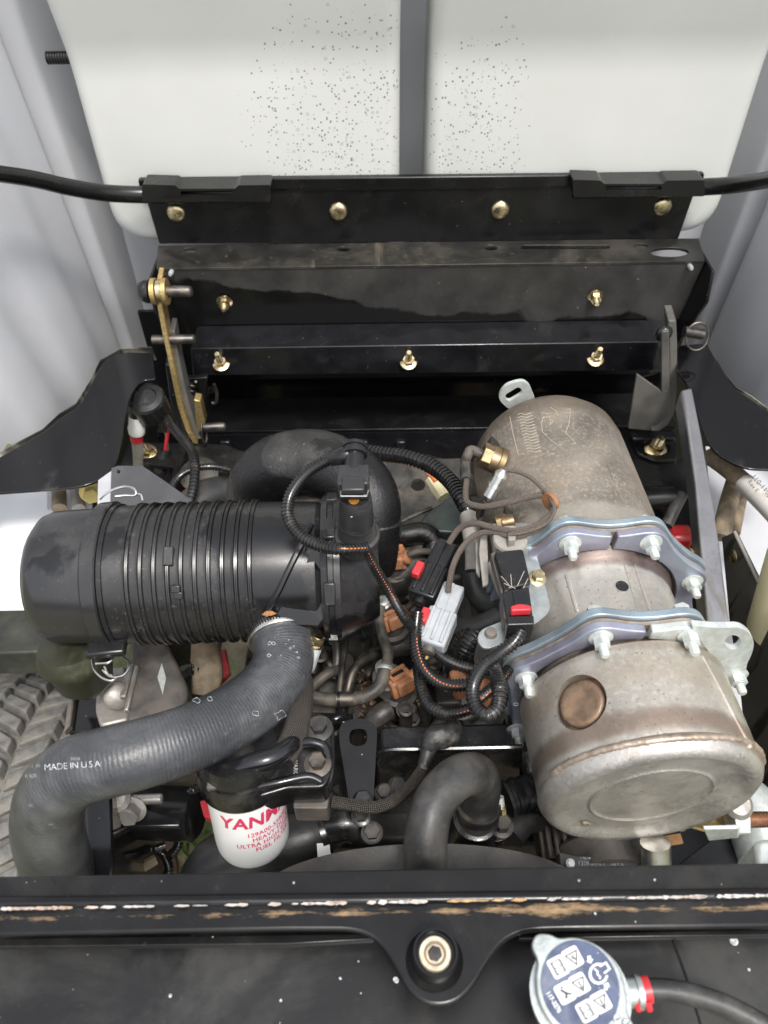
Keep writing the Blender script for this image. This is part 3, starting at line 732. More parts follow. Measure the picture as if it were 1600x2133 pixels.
# dust valve under the cap
p = W(150, 1340, z=-.055)
obj('dust_valve', MB().lathe([(0, .036), (.012, .041), (.02, .041), (.028, .036), (.055, .030), (.075, .012)], p, (.05, -.25, -1), 40), M('valve_rubber', (.028, .029, .018), .45, var=.2, vs=30, bump=.2, bs=400, dust=((.16, .16, .09), .42, 16, .4)), AC, ang=40)
obj('valve_lip', MB().prism([W(a, b, z=-.085) for a, b in ((95, 1350), (112, 1348), (125, 1385), (160, 1400), (150, 1432), (118, 1395))], (0, 0, -.01)), M('valve_lip', (.09, .09, .04), .5, var=.2, vs=30), AC, bevel=.002)
# wire latches
def wire(t, pts, r=.0013, mat=steel): return obj('latch_wire', MB().tube(path(pts), r, 8), mat, t)
wire(AC, [(192, 1358, -.03), (193, 1385, -.03), (200, 1400, -.028), (215, 1413, -.027), (232, 1418, -.027), (240, 1412, -.028), (226, 1405, -.03), (218, 1388, -.03)])
wire(AC, [(200, 1382, -.028), (226, 1380, -.026), (236, 1370, -.027), (238, 1358, -.03)])
wire(AC, [(214, 1396, -.03), (232, 1410, -.028), (255, 1408, -.027), (268, 1394, -.027), (268, 1380, -.028), (254, 1366, -.03), (243, 1358, -.032)])
wire(AC, [(208, 1040, .06), (225, 1025, .066), (255, 1014, .066), (276, 1016, .066), (284, 1026, .064), (280, 1032, .062), (262, 1032, .062), (240, 1034, .062)], .0014)
wire(AC, [(285, 1029, .06), (294, 1031, .058), (297, 1042, .054)], .0012)
obj('latch_base', MB().box(W(222, 1352, z=-.02), (.04, .018, .01), Matrix.Rotation(.1, 3, 'Z')), conn_black, AC, bevel=.003)

# restriction sensor
SN = thing('filter_sensor', 'black round air restriction sensor with an orange window on the air cleaner', 'sensor', W(742, 1125, z=.06))
so_ = W(745, 1122, z=.072); sa = Vector((0, -.04, 1)).normalized(); su = sz(1, W(743, 1100, z=.07))
obj('grommet', MB().lathe([(-.012, 40 * su), (.004, 46 * su), (.008, 46 * su), (.010, 40 * su), (.018, 38 * su), (.020, 36 * su), (.026, 36 * su)], so_, sa, 40), rubber_smooth, SN, ang=30)
SB_ = obj('sensor_body', MB().lathe([(.02, 34 * su), (.026, 35 * su), (.036, 34 * su), (.05, 33 * su), (.062, 31 * su), (.064, 29 * su), (.064, 2 * su)], so_, sa, 40), sensor_black, SN, ang=30)
tp = so_ + sa * .0645
obj('window', MB().lathe([(-.001, .005), (.0007, .005), (.0009, .001)], W(737, 1041, z=tp.z), sa, 20), M('amber', (.70, .30, .05), .3), SB_)
obj('clip_bar', MB().box(W(737, 1080, z=.108) , (.011, .012, .03)), conn_black, SN, bevel=.002)
obj('white_mark', MB().box(W(733, 1072, z=.1232), (.002, .006, .0006)), white_pl, SB_)
cz = W(738, 1012, z=.115)
obj('plug', MB().box(W(737, 1004, z=.150), (.029, .026, .022)), sensor_black, SN, bevel=.002)
obj('plug_latch', MB().box(W(736, 1010, z=.163), (.02, .018, .006)), sensor_black, SN, bevel=.0015)
obj('plug_wire_clip', MB().tube([W(710, 1024, z=.156), W(710, 1033, z=.156), W(764, 1033, z=.156), W(767, 1022, z=.156)], .0012, 8, smooth=False), steel, SN)
obj('plug_neck', MB().lathe([(0, .0095), (.018, .0095), (.0185, .0125), (.022, .0125), (.0225, .0105), (.026, .0105), (.0265, .012), (.030, .012), (.031, .005)], W(738, 985, z=.152), Vector((0, .8, .25)), 24), conn_black, SN, ang=30)
for dx in (-5, 0, 5):
    obj('wire', MB().tube(path([(737 + dx * .6, 960, .155), (738 + dx, 950, .158), (732 + dx, 946, .158)]), .0017, 8), red if dx == 0 else conn_black, SN)

# ================================================================== hoses
def simple_tube(name, label, cat, pts, r, mat, sides=14, rib=None, group=None, z=False):
    o = obj(name, MB().tube(path(pts), r, sides, rib=rib), mat); return tag(o, label, cat, group)
def clampband(parent, c, ax, rr, wd, mat=steel_dark, slots=14, screw=None, side=None):
    """worm drive hose clamp"""
    ax = Vector(ax).normalized()
    obj('band', MB().lathe([(-wd / 2, rr), (-wd / 2, rr + .0016), (-wd * .42, rr + .0022), (wd * .42, rr + .0022), (wd / 2, rr + .0016), (wd / 2, rr)], c, ax, 48), mat, parent, ang=30)
# big intake hose
BH = thing('intake_hose', 'thick black rubber intake hose bending from the air cleaner down to the lower left', 'hose', W(110, 1830, z=-.12))
pts = path([(570, 1262, -.02), (584, 1312, -.018), (590, 1375, -.022), (562, 1432, -.02), (495, 1487, -.006), (400, 1535, .010), (300, 1568, .020), (215, 1590, .018), (150, 1612, .006), (108, 1660, -.02), (100, 1730, -.06), (118, 1800, -.105), (130, 1850, -.15)])
bh = obj('hose', MB().tube(pts, [.0325, .032, .031, .031, .0305, .030, .030, .0305, .031, .0315, .032, .032, .032], 40, step=.004), None or M('ribbed_rubber', (.046, .048, .053), .29, var=.2, vs=16, bump=.4, bs=280, bd=.0012, wet=(.6, .16, 7, .60),
     dust=((.23, .235, .24), .48, 8, .4), dust2=((.46, .48, .49), .27, 80, .5), rvar=.10), BH, ang=80)
def ribs_on(m, pitch, dist):       # wrapped cloth marks across the hose
    t = m.node_tree; N, L = t.nodes, t.links; b = N['Principled BSDF']
    tc = N.new('ShaderNodeTexCoord'); s = N.new('ShaderNodeSeparateXYZ'); L.new(tc.outputs['UV'], s.inputs[0])
    nz = N.new('ShaderNodeTexNoise'); nz.inputs['Scale'].default_value = 90; L.new(tc.outputs['Object'], nz.inputs['Vector'])
    a = N.new('ShaderNodeMath'); a.operation = 'MULTIPLY_ADD'; L.new(nz.outputs['Fac'], a.inputs[0]); a.inputs[1].default_value = pitch * .9; L.new(s.outputs[0], a.inputs[2])
    k = N.new('ShaderNodeMath'); k.operation = 'MULTIPLY'; L.new(a.outputs[0], k.inputs[0]); k.inputs[1].default_value = 2 * math.pi / pitch
    sn = N.new('ShaderNodeMath'); sn.operation = 'SINE'; L.new(k.outputs[0], sn.inputs[0])
    n2 = N.new('ShaderNodeTexNoise'); n2.inputs['Scale'].default_value = 14; L.new(tc.outputs['Object'], n2.inputs['Vector'])
    mm = N.new('ShaderNodeMath'); mm.operation = 'MULTIPLY'; L.new(sn.outputs[0], mm.inputs[0]); L.new(n2.outputs['Fac'], mm.inputs[1])
    bp = N.new('ShaderNodeBump'); bp.inputs['Strength'].default_value = .75; bp.inputs['Distance'].default_value = dist; L.new(mm.outputs[0], bp.inputs['Height'])
    old = b.inputs['Normal'].links[0].from_socket if b.inputs['Normal'].links else None
    if old: L.new(old, bp.inputs['Normal'])
    L.new(bp.outputs[0], b.inputs['Normal'])
ribs_on(bh.data.materials[0], .0032, .00022)
c0 = pts[1].lerp(pts[2], .15); BHC = part('hose_clamp', BH); ax0 = (pts[2] - pts[0]).normalized()
clampband(BHC, c0, ax0, .0325, .014, steel)
mb = MB(); e1 = (Vector((0, -.5, .85)) - ax0 * Vector((0, -.5, .85)).dot(ax0)).normalized(); e2 = ax0.cross(e1)
for k in range(-12, 16):
    a = k * .085; u = e1 * math.cos(a) + e2 * math.sin(a); mb.box(c0 + u * .0349, (.0011, .0075, .0006), basis(u, ax0 + u.cross(ax0) * .25))
obj('band_slots', mb, conn_black, BHC)
sp = W(655, 1350, z=-.03)
sdir = (W(641, 1388, z=-.05) - W(658, 1338, z=-.025)).normalized()
obj('screw_housing', MB().lathe([(0, .0075), (.002, .008), (.026, .008), (.028, .006)], W(657, 1345, z=-.02), sdir, 14, sx=.8), zinc_white, BHC, ang=30)
m_ = bolt_mb(W(657, 1345, z=-.02) , -sdir, .0075, 0, .009, 1.1); obj('screw', m_, gold, BHC, ang=30)
# white rubbed print on the hose
def on_tube(pl, rr):
    """map (along px, across px) picture points onto the hose surface"""
    def f(px, py):
        best = None
        r = ray(px, py); r = r / r.length
        P = pl
        t = .3
        for _ in range(200):
            p = CAM + r * t
            dm = min((p - (P[i] + (P[i + 1] - P[i]) * max(0, min(1, (p - P[i]).dot(P[i + 1] - P[i]) / (P[i + 1] - P[i]).length_squared)))).length for i in range(len(P) - 1))
            if dm < rr: break
            t += max((dm - rr) * .9, .0004)
            if t > 1.2: break
        return p
    return f
def catm(pts, k=8):
    o = []; n = len(pts)
    for i in range(n - 1):
        p0 = pts[max(i - 1, 0)]; p1 = pts[i]; p2 = pts[i + 1]; p3 = pts[min(i + 2, n - 1)]
        for j in range(k):
            t = j / k; o.append(.5 * ((2 * p1) + (p2 - p0) * t + (2 * p0 - 5 * p1 + 4 * p2 - p3) * t * t + (3 * p1 - p0 - 3 * p2 + p3) * t ** 3))
    return o + [pts[-1]]
fh = on_tube(catm(pts), .0314)
def hosetext(body, px, py, hpx, rot, sp=1.0):
    c, s_ = math.cos(rot), math.sin(rot)
    text('hose_print', body, hpx * 1.35, lambda x, y: fh(px + x * c - y * s_, py - (x * s_ + y * c)), print_white, BH, spacing=sp, offset=-.2)
hosetext('MADE IN U.S.A', 92, 1605, 14, .07, .95)
hosetext('0000', 148, 1584, 7, .05)
hosetext('I II I0II', 46, 1622, 9, .08); hosetext('I-I  I0-', 60, 1600, 8, .06)
random.seed(5)
mb = MB()
for (cx_, cy_, r_) in ((410, 1458, 7), (437, 1457, 6), (532, 1486, 8), (562, 1340, 5), (560, 1365, 4), (585, 1490, 12), (455, 1602, 9), (462, 1600, 6), (570, 1340, 4), (605, 1350, 3), (612, 1346, 2.4), (601, 1333, 2), (596, 1341, 2), (618, 1358, 2), (622, 1370, 3), (585, 1365, 2)):
    n = 9; loop = [(cx_ + r_ * math.cos(k * 6.283 / n) * random.uniform(.6, 1.3), cy_ + r_ * math.sin(k * 6.283 / n) * random.uniform(.4, 1.0)) for k in range(n)]
    mb.tube([fh(*q) for q in loop + loop[:1]], .00026, 4)
obj('chalk_rings', mb, print_white, BH)

# rubber U hose behind the air cleaner
UH = thing('turbo_hose', 'black U shaped rubber hose arching behind the air cleaner', 'hose', W(700, 1000, z=-.05))
up_ = path([(772, 1175, -.045), (775, 1110, .0), (768, 1040, .03), (728, 992, .04), (660, 966, .038), (592, 970, .028), (549, 1000, .005), (535, 1040, -.03), (545, 1085, -.08), (560, 1120, -.12)])
obj('hose', MB().tube(up_, [.030, .0315, .035, .038, .0395, .0395, .0385, .037, .036, .035], 36, step=.005), rubber_dusty, UH, ang=80)
c1 = up_[1].lerp(up_[2], .35); ax1 = (up_[2] - up_[1]).normalized()
UHC = part('hose_clamp', UH)
clampband(UHC, c1, ax1, .0325, .013, steel)
mb = MB(); e1 = (Vector((.6, -.4, .8)) - ax1 * Vector((.6, -.4, .8)).dot(ax1)).normalized(); e2 = ax1.cross(e1)
for k in range(-8, 9):
    a = k * .09; u = e1 * math.cos(a) + e2 * math.sin(a); mb.box(c1 + u * .0346, (.0011, .0075, .0006), basis(u, ax1))
obj('band_slots', mb, conn_black, UHC)
obj('screw_housing', MB().lathe([(0, .0075), (.002, .008), (.024, .008), (.026, .006)], W(818, 1078, z=.0), Vector((.05, -.9, -.35)), 14, sx=.8), steel, UHC, ang=30)
obj('screw', bolt_mb(W(818, 1080, z=.0), Vector((-.05, .9, .5)), .0075, 0, .007, 1.25), gold, UHC, ang=30)

# coolant hose in front
CH = thing('coolant_hose', 'smooth black rubber coolant hose curving from thermostat housing to the front beam', 'hose', W(885, 1810, z=-.05))
cp = path([(886, 1850, -.035), (886, 1800, -.025), (888, 1740, -.01), (903, 1675, .0), (945, 1625, -.002), (985, 1612, -.02), (1002, 1632, -.055), (995, 1690, -.10), (992, 1710, -.115)])
obj('hose', MB().tube(cp, [.0185, .0185, .0185, .0185, .0185, .019, .019, .019, .019], 32, step=.004), rubber_smooth, CH, ang=80)
CHC = part('hose_clamp', CH)
clampband(CHC, cp[7] + Vector((0, 0, .008)), (cp[8] - cp[6]), .0193, .012, steel_dark)
p = W(1040, 1660, z=-.085); q = W(1044, 1700, z=-.10)
obj('screw_housing', MB().lathe([(0, .0045), (.014, .0045), (.015, .003)], p, q - p, 12), zinc_white, CHC)
obj('screw', bolt_mb(W(1043, 1680, z=-.09), q - p, .005, 0, .006, 1.2), gold, CHC)
TH = thing('thermostat_housing', 'black cast thermostat housing under the coolant hose', 'housing', W(1000, 1720, z=-.17))
obj('neck', MB().lathe([(-.045, .028), (-.02, .026), (-.012, .023), (.004, .021), (.006, .0225), (.01, .0225), (.012, .018)], W(990, 1712, z=-.12), (0, 0, 1), 32), blk_cast, TH, ang=40)
obj('flange', plate(rp([(938, 1720, 20), (950, 1690, 10), (1040, 1690, 20), (1062, 1715, 16), (1058, 1750, 16), (1035, 1755, 8), (985, 1748, 20), (945, 1735, 20)]), .012, z=-.135), blk_cast, TH, bevel=.003)
p = W(1045, 1722, z=-.135); bolt(TH, p, (0, 0, 1), sz(17, p), eng_mid, head=.012)

# ================================================================== exhaust filter (DPF)
DP = thing('exhaust_filter', 'large tan heat stained exhaust filter canister along the right side of the engine', 'exhaust filter', (.225, .5, -.11))
D0 = Vector((.232, .268, -.017)); D1 = Vector((.203, .745, -.012)); DX = (D1 - D0).normalized(); DL = (D1 - D0).length
YF2, YF1 = .385, .492
s2 = (YF2 - D0.y) / DX.y; s1 = (YF1 - D0.y) / DX.y
RF, RMID, RR_ = .0975, .080, .0935
can = obj('front_can', MB().lathe([(.016, .05), (.016, RF - .001), (.022, RF), (s2 - .012, RF), (s2 - .010, RF - .002), (s2 - .004, .084), (s2, .07)], D0, DX, 128, (0, 0, 1)), can_m, DP, ang=30)
# recessed round port with a rusty plug
pc, pn = on_cyl(1206, 1462, D0, DX, RF)
cut(can, [MB().lathe([(-.012, .0245), (.01, .0245)], pc, pn, 40)])
obj('port_plug', MB().lathe([(-.012, .0244), (-.0105, .0244), (-.0095, .021), (-.0035, .0205), (-.002, .0185), (-.003, .015), (-.0035, .004)], pc, pn, 48), rust_disc, DP, ang=60)
obj('end_cover', MB().lathe([(.026, RF - .02), (.021, RF - .001), (.017, RF + .001), (.013, RF + .0005), (.006, RF - .003), (.002, RF - .008), (.003, RF - .013), (.0055, RF - .017), (.0075, RF - .021), (.0085, .072), (.0080, .0575), (.0078, .0556), (.0066, .0546), (.0060, .0536), (.0066, .0526), (.0077, .0516), (.0078, .0498), (.0078, .04), (.0078, .001)], D0, DX, 128, (0, 0, 1)), can_face, DP, ang=70)
# weld bead round the end seam (rough bead of overlapping beads)
mb = MB(); n = 150; V = []
ex = Vector((1, 0, 0)); ex = (ex - DX * ex.dot(DX)).normalized(); ez = DX.cross(ex) * -1
if ez.z < 0: ez = -ez
random.seed(3)
pl = []; rl = []
for k in range(n):
    a = R(18) + (R(158) - R(18)) * k / (n - 1)
    pl.append(D0 + DX * (.0165 + .0022 * math.sin(a * 3) + random.uniform(-.0005, .0005)) + (ex * math.cos(a) + ez * math.sin(a)) * (RF + .0006)); rl.append(.0030 + random.uniform(-.0004, .0004))
obj('weld_seam', MB().tube(pl, rl, 10, step=.002), weld, DP, ang=80)
for px, py in ((1505, 1580), (1221, 1716), (1420, 1727)):
    r = ray(px, py); t = ((D0 + DX * .0065 - CAM).dot(DX)) / r.dot(DX); p = CAM + r * t
    obj('dimple', MB().lathe([(-.0005, .006), (.001, .005), (.0013, .003), (.0004, .001)], p, -DX, 14, sx=.6), weld, DP, ang=80)
# middle canister with two pressed ribs
obj('middle_can', MB().lathe([(s2 - .002, .06), (s2, RMID + .006), (s2 + .004, RMID + .003), (s2 + .009, RMID), (s1 - .02, RMID), (s1 - .012, RMID + .002), (s1 - .006, RMID + .0055), (s1, RMID + .006), (s1, .06)], D0, DX, 112, (0, 0, 1)), can_m, DP, ang=40)
def axial_strip(pxs, rr, w_, h_, mat, name):
    p0, n0 = on_cyl(*pxs[0], D0, DX, rr); p1, n1 = on_cyl(*pxs[1], D0, DX, rr)
    rot = basis(n0, DX); return obj(name, MB().box((p0 + p1) / 2, (w_, (p1 - p0).length, h_), rot), mat, DP, bevel=h_ * .4, seg=3)
axial_strip(((1182, 1195), (1200, 1275)), RMID, .0035, .0022, can_m, 'pressed_rib')
obj('seam_fold', MB().tube([on_cyl(a, b, D0, DX, RMID)[0] for a, b in ((1318, 1165), (1328, 1195), (1340, 1230), (1352, 1265), (1358, 1280))], [.0012, .0018, .0022, .0026, .003], 10), can_m, DP, ang=80)
obj('seam_fold', MB().tube([on_cyl(a, b, D0, DX, RMID)[0] for a, b in ((1298, 1168), (1312, 1215), (1330, 1275))], .0009, 8), can_m, DP, ang=80)
p, nn = on_cyl(1296, 1221, D0, DX, RMID)
obj('sense_hole', MB().lathe([(-.004, .0055), (.0004, .0062), (.0006, .0056), (.0003, .001)], p, nn, 20), conn_black, DP)
# long seam down the right of the front can
obj('seam_fold', MB().tube([on_cyl(a, b, D0, DX, RF)[0] for a, b in ((1462, 1368), (1490, 1420), (1520, 1480), (1552, 1540), (1562, 1560))], [.0018, .0024, .003, .003, .003], 8), can_m, DP, ang=80)
# rear can
rear = [(s1 + .006, .06), (s1 + .008, RR_ - .006), (s1 + .014, RR_ - .002), (s1 + .022, RR_), (DL - .05, RR_), (DL - .03, RR_ - .003), (DL - .015, RR_ - .012), (DL - .005, RR_ - .03), (DL, .03), (DL, .002)]
obj('rear_can', MB().lathe(rear, D0, DX, 128, (0, 0, 1)), can_rear, DP, ang=60)
for pts_ in ([(1030, 960), (1030, 1010), (1022, 1030), (1060, 1085)],):
    pass
axial_strip(((1268, 970), (1300, 1055)), RR_, .004, .0012, can_rear, 'pressed_rib')
# chalk scribbles on the rear can
mb = MB()
fr = lambda l: [on_cyl(a, b, D0, DX, RR_ + .0002)[0] for a, b in l]
for l in ([(1186, 852), (1136, 862), (1152, 878), (1144, 886)], [(1132, 868), (1128, 880), (1130, 900), (1148, 917), (1162, 927), (1200, 924)], [(1188, 851), (1186, 880), (1178, 902), (1190, 913), (1200, 924)],
          [(1062, 868), (1068, 900), (1080, 948), (1092, 944)], [(1146, 848), (1158, 856), (1162, 866)], [(1130, 870), (1145, 868), (1148, 884)]):
    mb.tube(fr(l), .0003, 5, smooth=False)
for k in range(14):
    y = 862 + k * 6.0; x = 1078 + k * 1.5
    mb.tube(fr([(x, y + 2), (x + 8, y - 1), (x + 16, y + 1.5), (x + 30, y - 2.5)]), .00035, 5)
obj('chalk_marks', mb, chalk, DP)
mb = MB()
# scratched digits at the lower edge of the end cover
def on_face(px, py):
    r = ray(px, py); t = ((D0 + DX * .0075 - CAM).dot(DX)) / r.dot(DX); return CAM + r * t
text('engraving', 'V24-1420', 15, lambda x, y: on_face(1268 + x, 1738 - y + x * .02), chalk, DP, offset=-.4)
text('engraving', 'IIIII', 13, lambda x, y: on_face(1262 + x, 1750 - y + x * .02), chalk, DP, offset=-.4)
text('engraving', 'SC028/I', 12, lambda x, y: on_cyl(1276 + x * .15 + y * .98, 985 + x * .95 + y * -.2, D0, DX, RR_ + .0008)[0], chalk, DP, offset=-.3)

# flange clamps
def flange(Y, pxb, name, label, Rin, gap_px, mats, hidden=(), lobe=.012, basep=-.004, ear=None):
    yc = Y; c = D0 + DX * ((Y - D0.y) / DX.y)
    t = thing(name, label, 'flange clamp', c - Vector((0, 0, .11)), 'exhaust filter flange clamps')
    bs_ = [W(a, b, y=Y - .010) for a, b in pxb]
    pol = [(math.atan2(p.z - c.z, p.x - c.x), math.hypot(p.z - c.z, p.x - c.x)) for p in bs_]
    rb = sum(r for _, r in pol[:3]) / 3
    angs = [a for a, _ in pol] + [R(h) for h in hidden]
    def rad(a, add=0):
        r = rb + basep
        k = max(math.exp(-((((a - b + math.pi) % (2 * math.pi)) - math.pi) / .20) ** 2) for b in angs)
        return r + lobe * k + add
    def ring(a0, a1, y0, th, ri, add=0.0, n=90):
        o = [(a0 + (a1 - a0) * k / n) for k in range(n + 1)]
        P = [Vector((c.x + math.cos(a) * rad(a, add), y0, c.z + math.sin(a) * rad(a, add))) for a in o]
        Q = [Vector((c.x + math.cos(a) * ri, y0, c.z + math.sin(a) * ri)) for a in reversed(o)]
        return MB().prism(P + Q, (0, th, 0))
    g_ = W(*gap_px, y=Y); ga = math.atan2(g_.z - c.z, g_.x - c.x)
    hi = .012
    obj('rear_plate', ring(ga + .004 - math.pi, ga - .004 + math.pi, Y + .005, .008, Rin, .0035, 200), mats[0], t, bevel=.001)
    obj('gasket', ring(-math.pi, math.pi - .002, Y + .0005, .0036, Rin, -.001, 200), weld, t)
    obj('clamp_half', ring(ga + .025, ga + math.pi - .03, Y - .008, .0085, Rin + .001, .001), mats[1], t, bevel=.0012)
    obj('clamp_half', ring(ga - math.pi + .03, ga - .025, Y - .008, .0085, Rin + .001, .001), mats[2], t, bevel=.0012)
    for k, a in enumerate(angs):
        r = pol[k][1] if k < len(pol) else rb
        p = Vector((c.x + math.cos(a) * r, Y - .008, c.z + math.sin(a) * r))
        bolt(t, p, (0, -1, 0), .0076, zinc_white, .010, rot=.2 * k, head=.0078)
        obj('bolt_head', bolt_mb(p + Vector((0, .021, 0)), (0, 1, 0), .0075), zinc_white, t)
    return t, c
flange(YF1, [(1188, 1135), (1357, 1133), (1443, 1215)], 'flange_clamp', 'purple and blue tempered steel flange clamp at the rear of the exhaust filter', RMID + .0065, (1274, 1118), (blue_steel, purple_steel, purple_steel), (150, 195, 240, 300, 345), lobe=.013, basep=.000)
F2, F2c = flange(YF2, [(1252, 1332), (1438, 1327), (1097, 1416), (1535, 1410), (1078, 1522), (1102, 1578)], 'flange_clamp', 'tempered steel flange clamp with a lifting ear next to the recessed port', RF - .006, (1344, 1310), (blue_steel, purple_steel, zinc_white), (300,), lobe=.013, basep=.000)
obj('lifting_ear', plate(rp([(1440, 1303, 6), (1495, 1308, 20), (1545, 1306, 16), (1572, 1330, 18), (1568, 1360, 14), (1553, 1388, 20), (1556, 1420, 10), (1530, 1430, 10), (1500, 1385, 20), (1470, 1350, 10)]), .006, [ell(1527, 1338, 17, 15)], y=YF2 - .0095), zinc_white, F2, bevel=.0012)
obj('stamp', MB().tube([W(1075 + 5 * math.cos(k * .5236), 1467 + 3 * math.sin(k * .5236), y=YF2 - .0083) for k in range(13)], .0004, 5), white_pl, F2)

# zinc lifting tab behind the rear can
LT = plate(rp([(1036, 830, 14), (1050, 804, 14), (1086, 792, 16), (1102, 800, 10), (1116, 835, 8), (1090, 850, 4), (1060, 853, 8)]), .005, [slot(1070, 821, 11, 8, -.55)], y=.74)
tag(obj('lifting_tab', LT, zinc_white, bevel=.001), 'pale zinc lifting tab with a slot behind the exhaust filter', 'lifting tab')

# ================================================================== engine
EN = thing('engine', 'dark dusty diesel engine with injectors in the middle of the bay', 'engine', (CX, .6, -.62))
obj('block', MB().box((.02, .60, -.43), (.36, .56, .36)), eng_dark, EN, bevel=.01)
obj('rocker_cover', MB().box((.035, .585, -.215), (.17, .42, .07), taper=.9), eng_dark, EN, bevel=.012, seg=3)
obj('front_cover', plate(rp([(785, 1568, 20), (1090, 1560), (1090, 1800), (785, 1800)]), .03, y=.355), blk_cast, EN, bevel=.004)
obj('cover_lip', MB().tube([W(790, 1590, y=.352), W(800, 1564, y=.352), W(900, 1560, y=.352), W(1088, 1556, y=.352)], .003, 8), blk_cast, EN)
obj('exhaust_manifold', MB().tube(path([(1010, 1250, -.16), (985, 1330, -.16), (975, 1420, -.17), (965, 1500, -.19)]), [.035, .04, .04, .035], 18), eng_mid, EN)
obj('intake_duct', MB().tube(path([(880, 1150, -.13), (820, 1200, -.14), (740, 1210, -.15), (690, 1190, -.14)]), [.03, .032, .03, .028], 18), eng_dark, EN)
obj('flywheel_housing', MB().lathe([(0, .20), (.05, .205), (.12, .19), (.14, .12)], (.02, .84, -.42), (0, 1, 0), 40), eng_dark, EN)
obj('inlet_runner', MB().tube(path([(760, 1330, -.18), (700, 1350, -.17), (650, 1340, -.16), (610, 1330, -.15)]), .018, 14), eng_dark, EN)
for (a, b, z_, r_, h_) in ((700, 1310, -.15, .017, .05), (690, 1420, -.17, .02, .05), (770, 1320, -.2, .012, .03), (760, 1400, -.2, .012, .03), (705, 1380, -.16, .022, .06), (935, 1500, -.17, .02, .05), (920, 1300, -.18, .02, .05), (870, 1420, -.18, .016, .04), (650, 1240, -.14, .02, .05), (870, 1540, -.18, .016, .04), (960, 1540, -.17, .022, .05), (740, 1480, -.18, .014, .04)):
    p = W(a, b, z=z_); obj('boss', MB().lathe([(-h_, r_ * 1.1), (-.004, r_), (0, r_ * .85), (.0004, r_ * .3)], p, (random.uniform(-.2, .2), random.uniform(-.2, .2), 1), 20), random.choice((eng_dark, eng_mid, blk_cast)), EN)
for (a, b, z_, sx_, sy_, sz_) in ((735, 1240, -.17, .05, .03, .03), (900, 1370, -.19, .05, .05, .04), (665, 1480, -.16, .045, .03, .03), (690, 1500, -.15, .05, .014, .012), (930, 1440, -.16, .03, .05, .03), (640, 1390, -.16, .03, .04, .04), (1010, 1530, -.16, .05, .03, .04), (840, 1500, -.19, .04, .03, .03), (870, 1240, -.17, .045, .04, .04)):
    obj('casting', MB().box(W(a, b, z=z_), (sx_, sy_, sz_), Matrix.Rotation(random.uniform(-.3, .3), 3, 'Z')), random.choice((eng_dark, blk_cast, eng_mid)), EN, bevel=.003)
for (a, b, z_, r_) in ((845, 1478, -.12, 14), (830, 1640, -.15, 16), (800, 1652, -.13, 14), (757, 1640, -.12, 13), (960, 1690, -.15, 12), (775, 1735, -.12, 16), (860, 1500, -.15, 10), (700, 1470, -.15, 10), (915, 1520, -.14, 14)):
    p = W(a, b, z=z_); bolt(EN, p, (0, -.15, 1), sz(r_, p), eng_mid, head=.008)
p = W(846, 1478, z=-.11); obj('long_bolt', MB().lathe([(-.07, sz(15, p)), (0, sz(15, p)), (.001, sz(9, p)), (-.004, sz(7, p)), (-.004, 0)], p, (0, -.1, 1), 20), eng_mid, EN)
ep = MB()
def pipe(name, pts, r, mat): return obj(name, MB().tube(path(pts), r, 12), mat, EN)
pipe('fuel_pipe', [(775, 1240, -.13), (745, 1245, -.115), (728, 1275, -.115), (720, 1340, -.115), (712, 1400, -.115), (706, 1455, -.12)], .0034, steel_dark)
pipe('fuel_pipe', [(800, 1360, -.14), (765, 1372, -.125), (738, 1395, -.12), (726, 1430, -.125), (720, 1470, -.14)], .0055, steel_dark)
pipe('fuel_pipe', [(690, 1310, -.11), (700, 1340, -.12), (702, 1380, -.13), (690, 1410, -.14)], .006, eng_mid)
pipe('fuel_pipe', [(640, 1440, -.13), (680, 1405, -.12), (710, 1395, -.13)], .006, eng_mid)
pipe('fuel_pipe', [(660, 1500, -.13), (690, 1500, -.12), (712, 1490, -.12), (716, 1465, -.13)], .006, blk_gloss)
pipe('fuel_pipe', [(780, 1370, -.15), (820, 1350, -.14), (850, 1345, -.14)], .012, eng_mid)
pipe('fuel_pipe', [(860, 1330, -.14), (890, 1370, -.14), (930, 1385, -.15)], .014, eng_mid)
pipe('fuel_pipe', [(770, 1510, -.14), (790, 1490, -.13), (810, 1478, -.13)], .012, eng_mid)
pipe('fuel_pipe', [(930, 1535, -.15), (980, 1535, -.14), (1015, 1515, -.14), (1035, 1490, -.15)], .013, rubber_smooth)
pipe('fuel_pipe', [(700, 1640, -.15), (712, 1660, -.16), (726, 1668, -.17)], .004, eng_mid)
random.seed(31)
for k_ in range(34):          # small lines and fittings between the castings
    a0_, b0_ = random.uniform(650, 930), random.uniform(1120, 1520); an_ = random.uniform(0, 6.28); l_ = random.uniform(25, 70); z_ = random.uniform(-.165, -.125)
    q_ = [(a0_, b0_, z_), (a0_ + l_ * .5 * math.cos(an_) + random.uniform(-12, 12), b0_ + l_ * .5 * math.sin(an_) + random.uniform(-12, 12), z_ + random.uniform(.0, .02)), (a0_ + l_ * math.cos(an_), b0_ + l_ * math.sin(an_), z_ - .02)]
    pipe('small_line', q_, random.choice((.0018, .0025, .0035, .005)), random.choice((steel_dark, conn_black, line_dusty, eng_mid)))
    p = W(a0_, b0_, z=z_ - .002)
    if k_ % 2: obj('fitting', bolt_mb(p, (random.uniform(-.5, .5), random.uniform(-.7, .2), 1), random.uniform(.005, .008), 0), random.choice((eng_mid, steel_dark, blk_cast)), EN)
text('cast_number', '1880', 20, lambda x, y: W(786 + x, 1543 - y, z=-.172), steel_dark, EN, offset=.3)
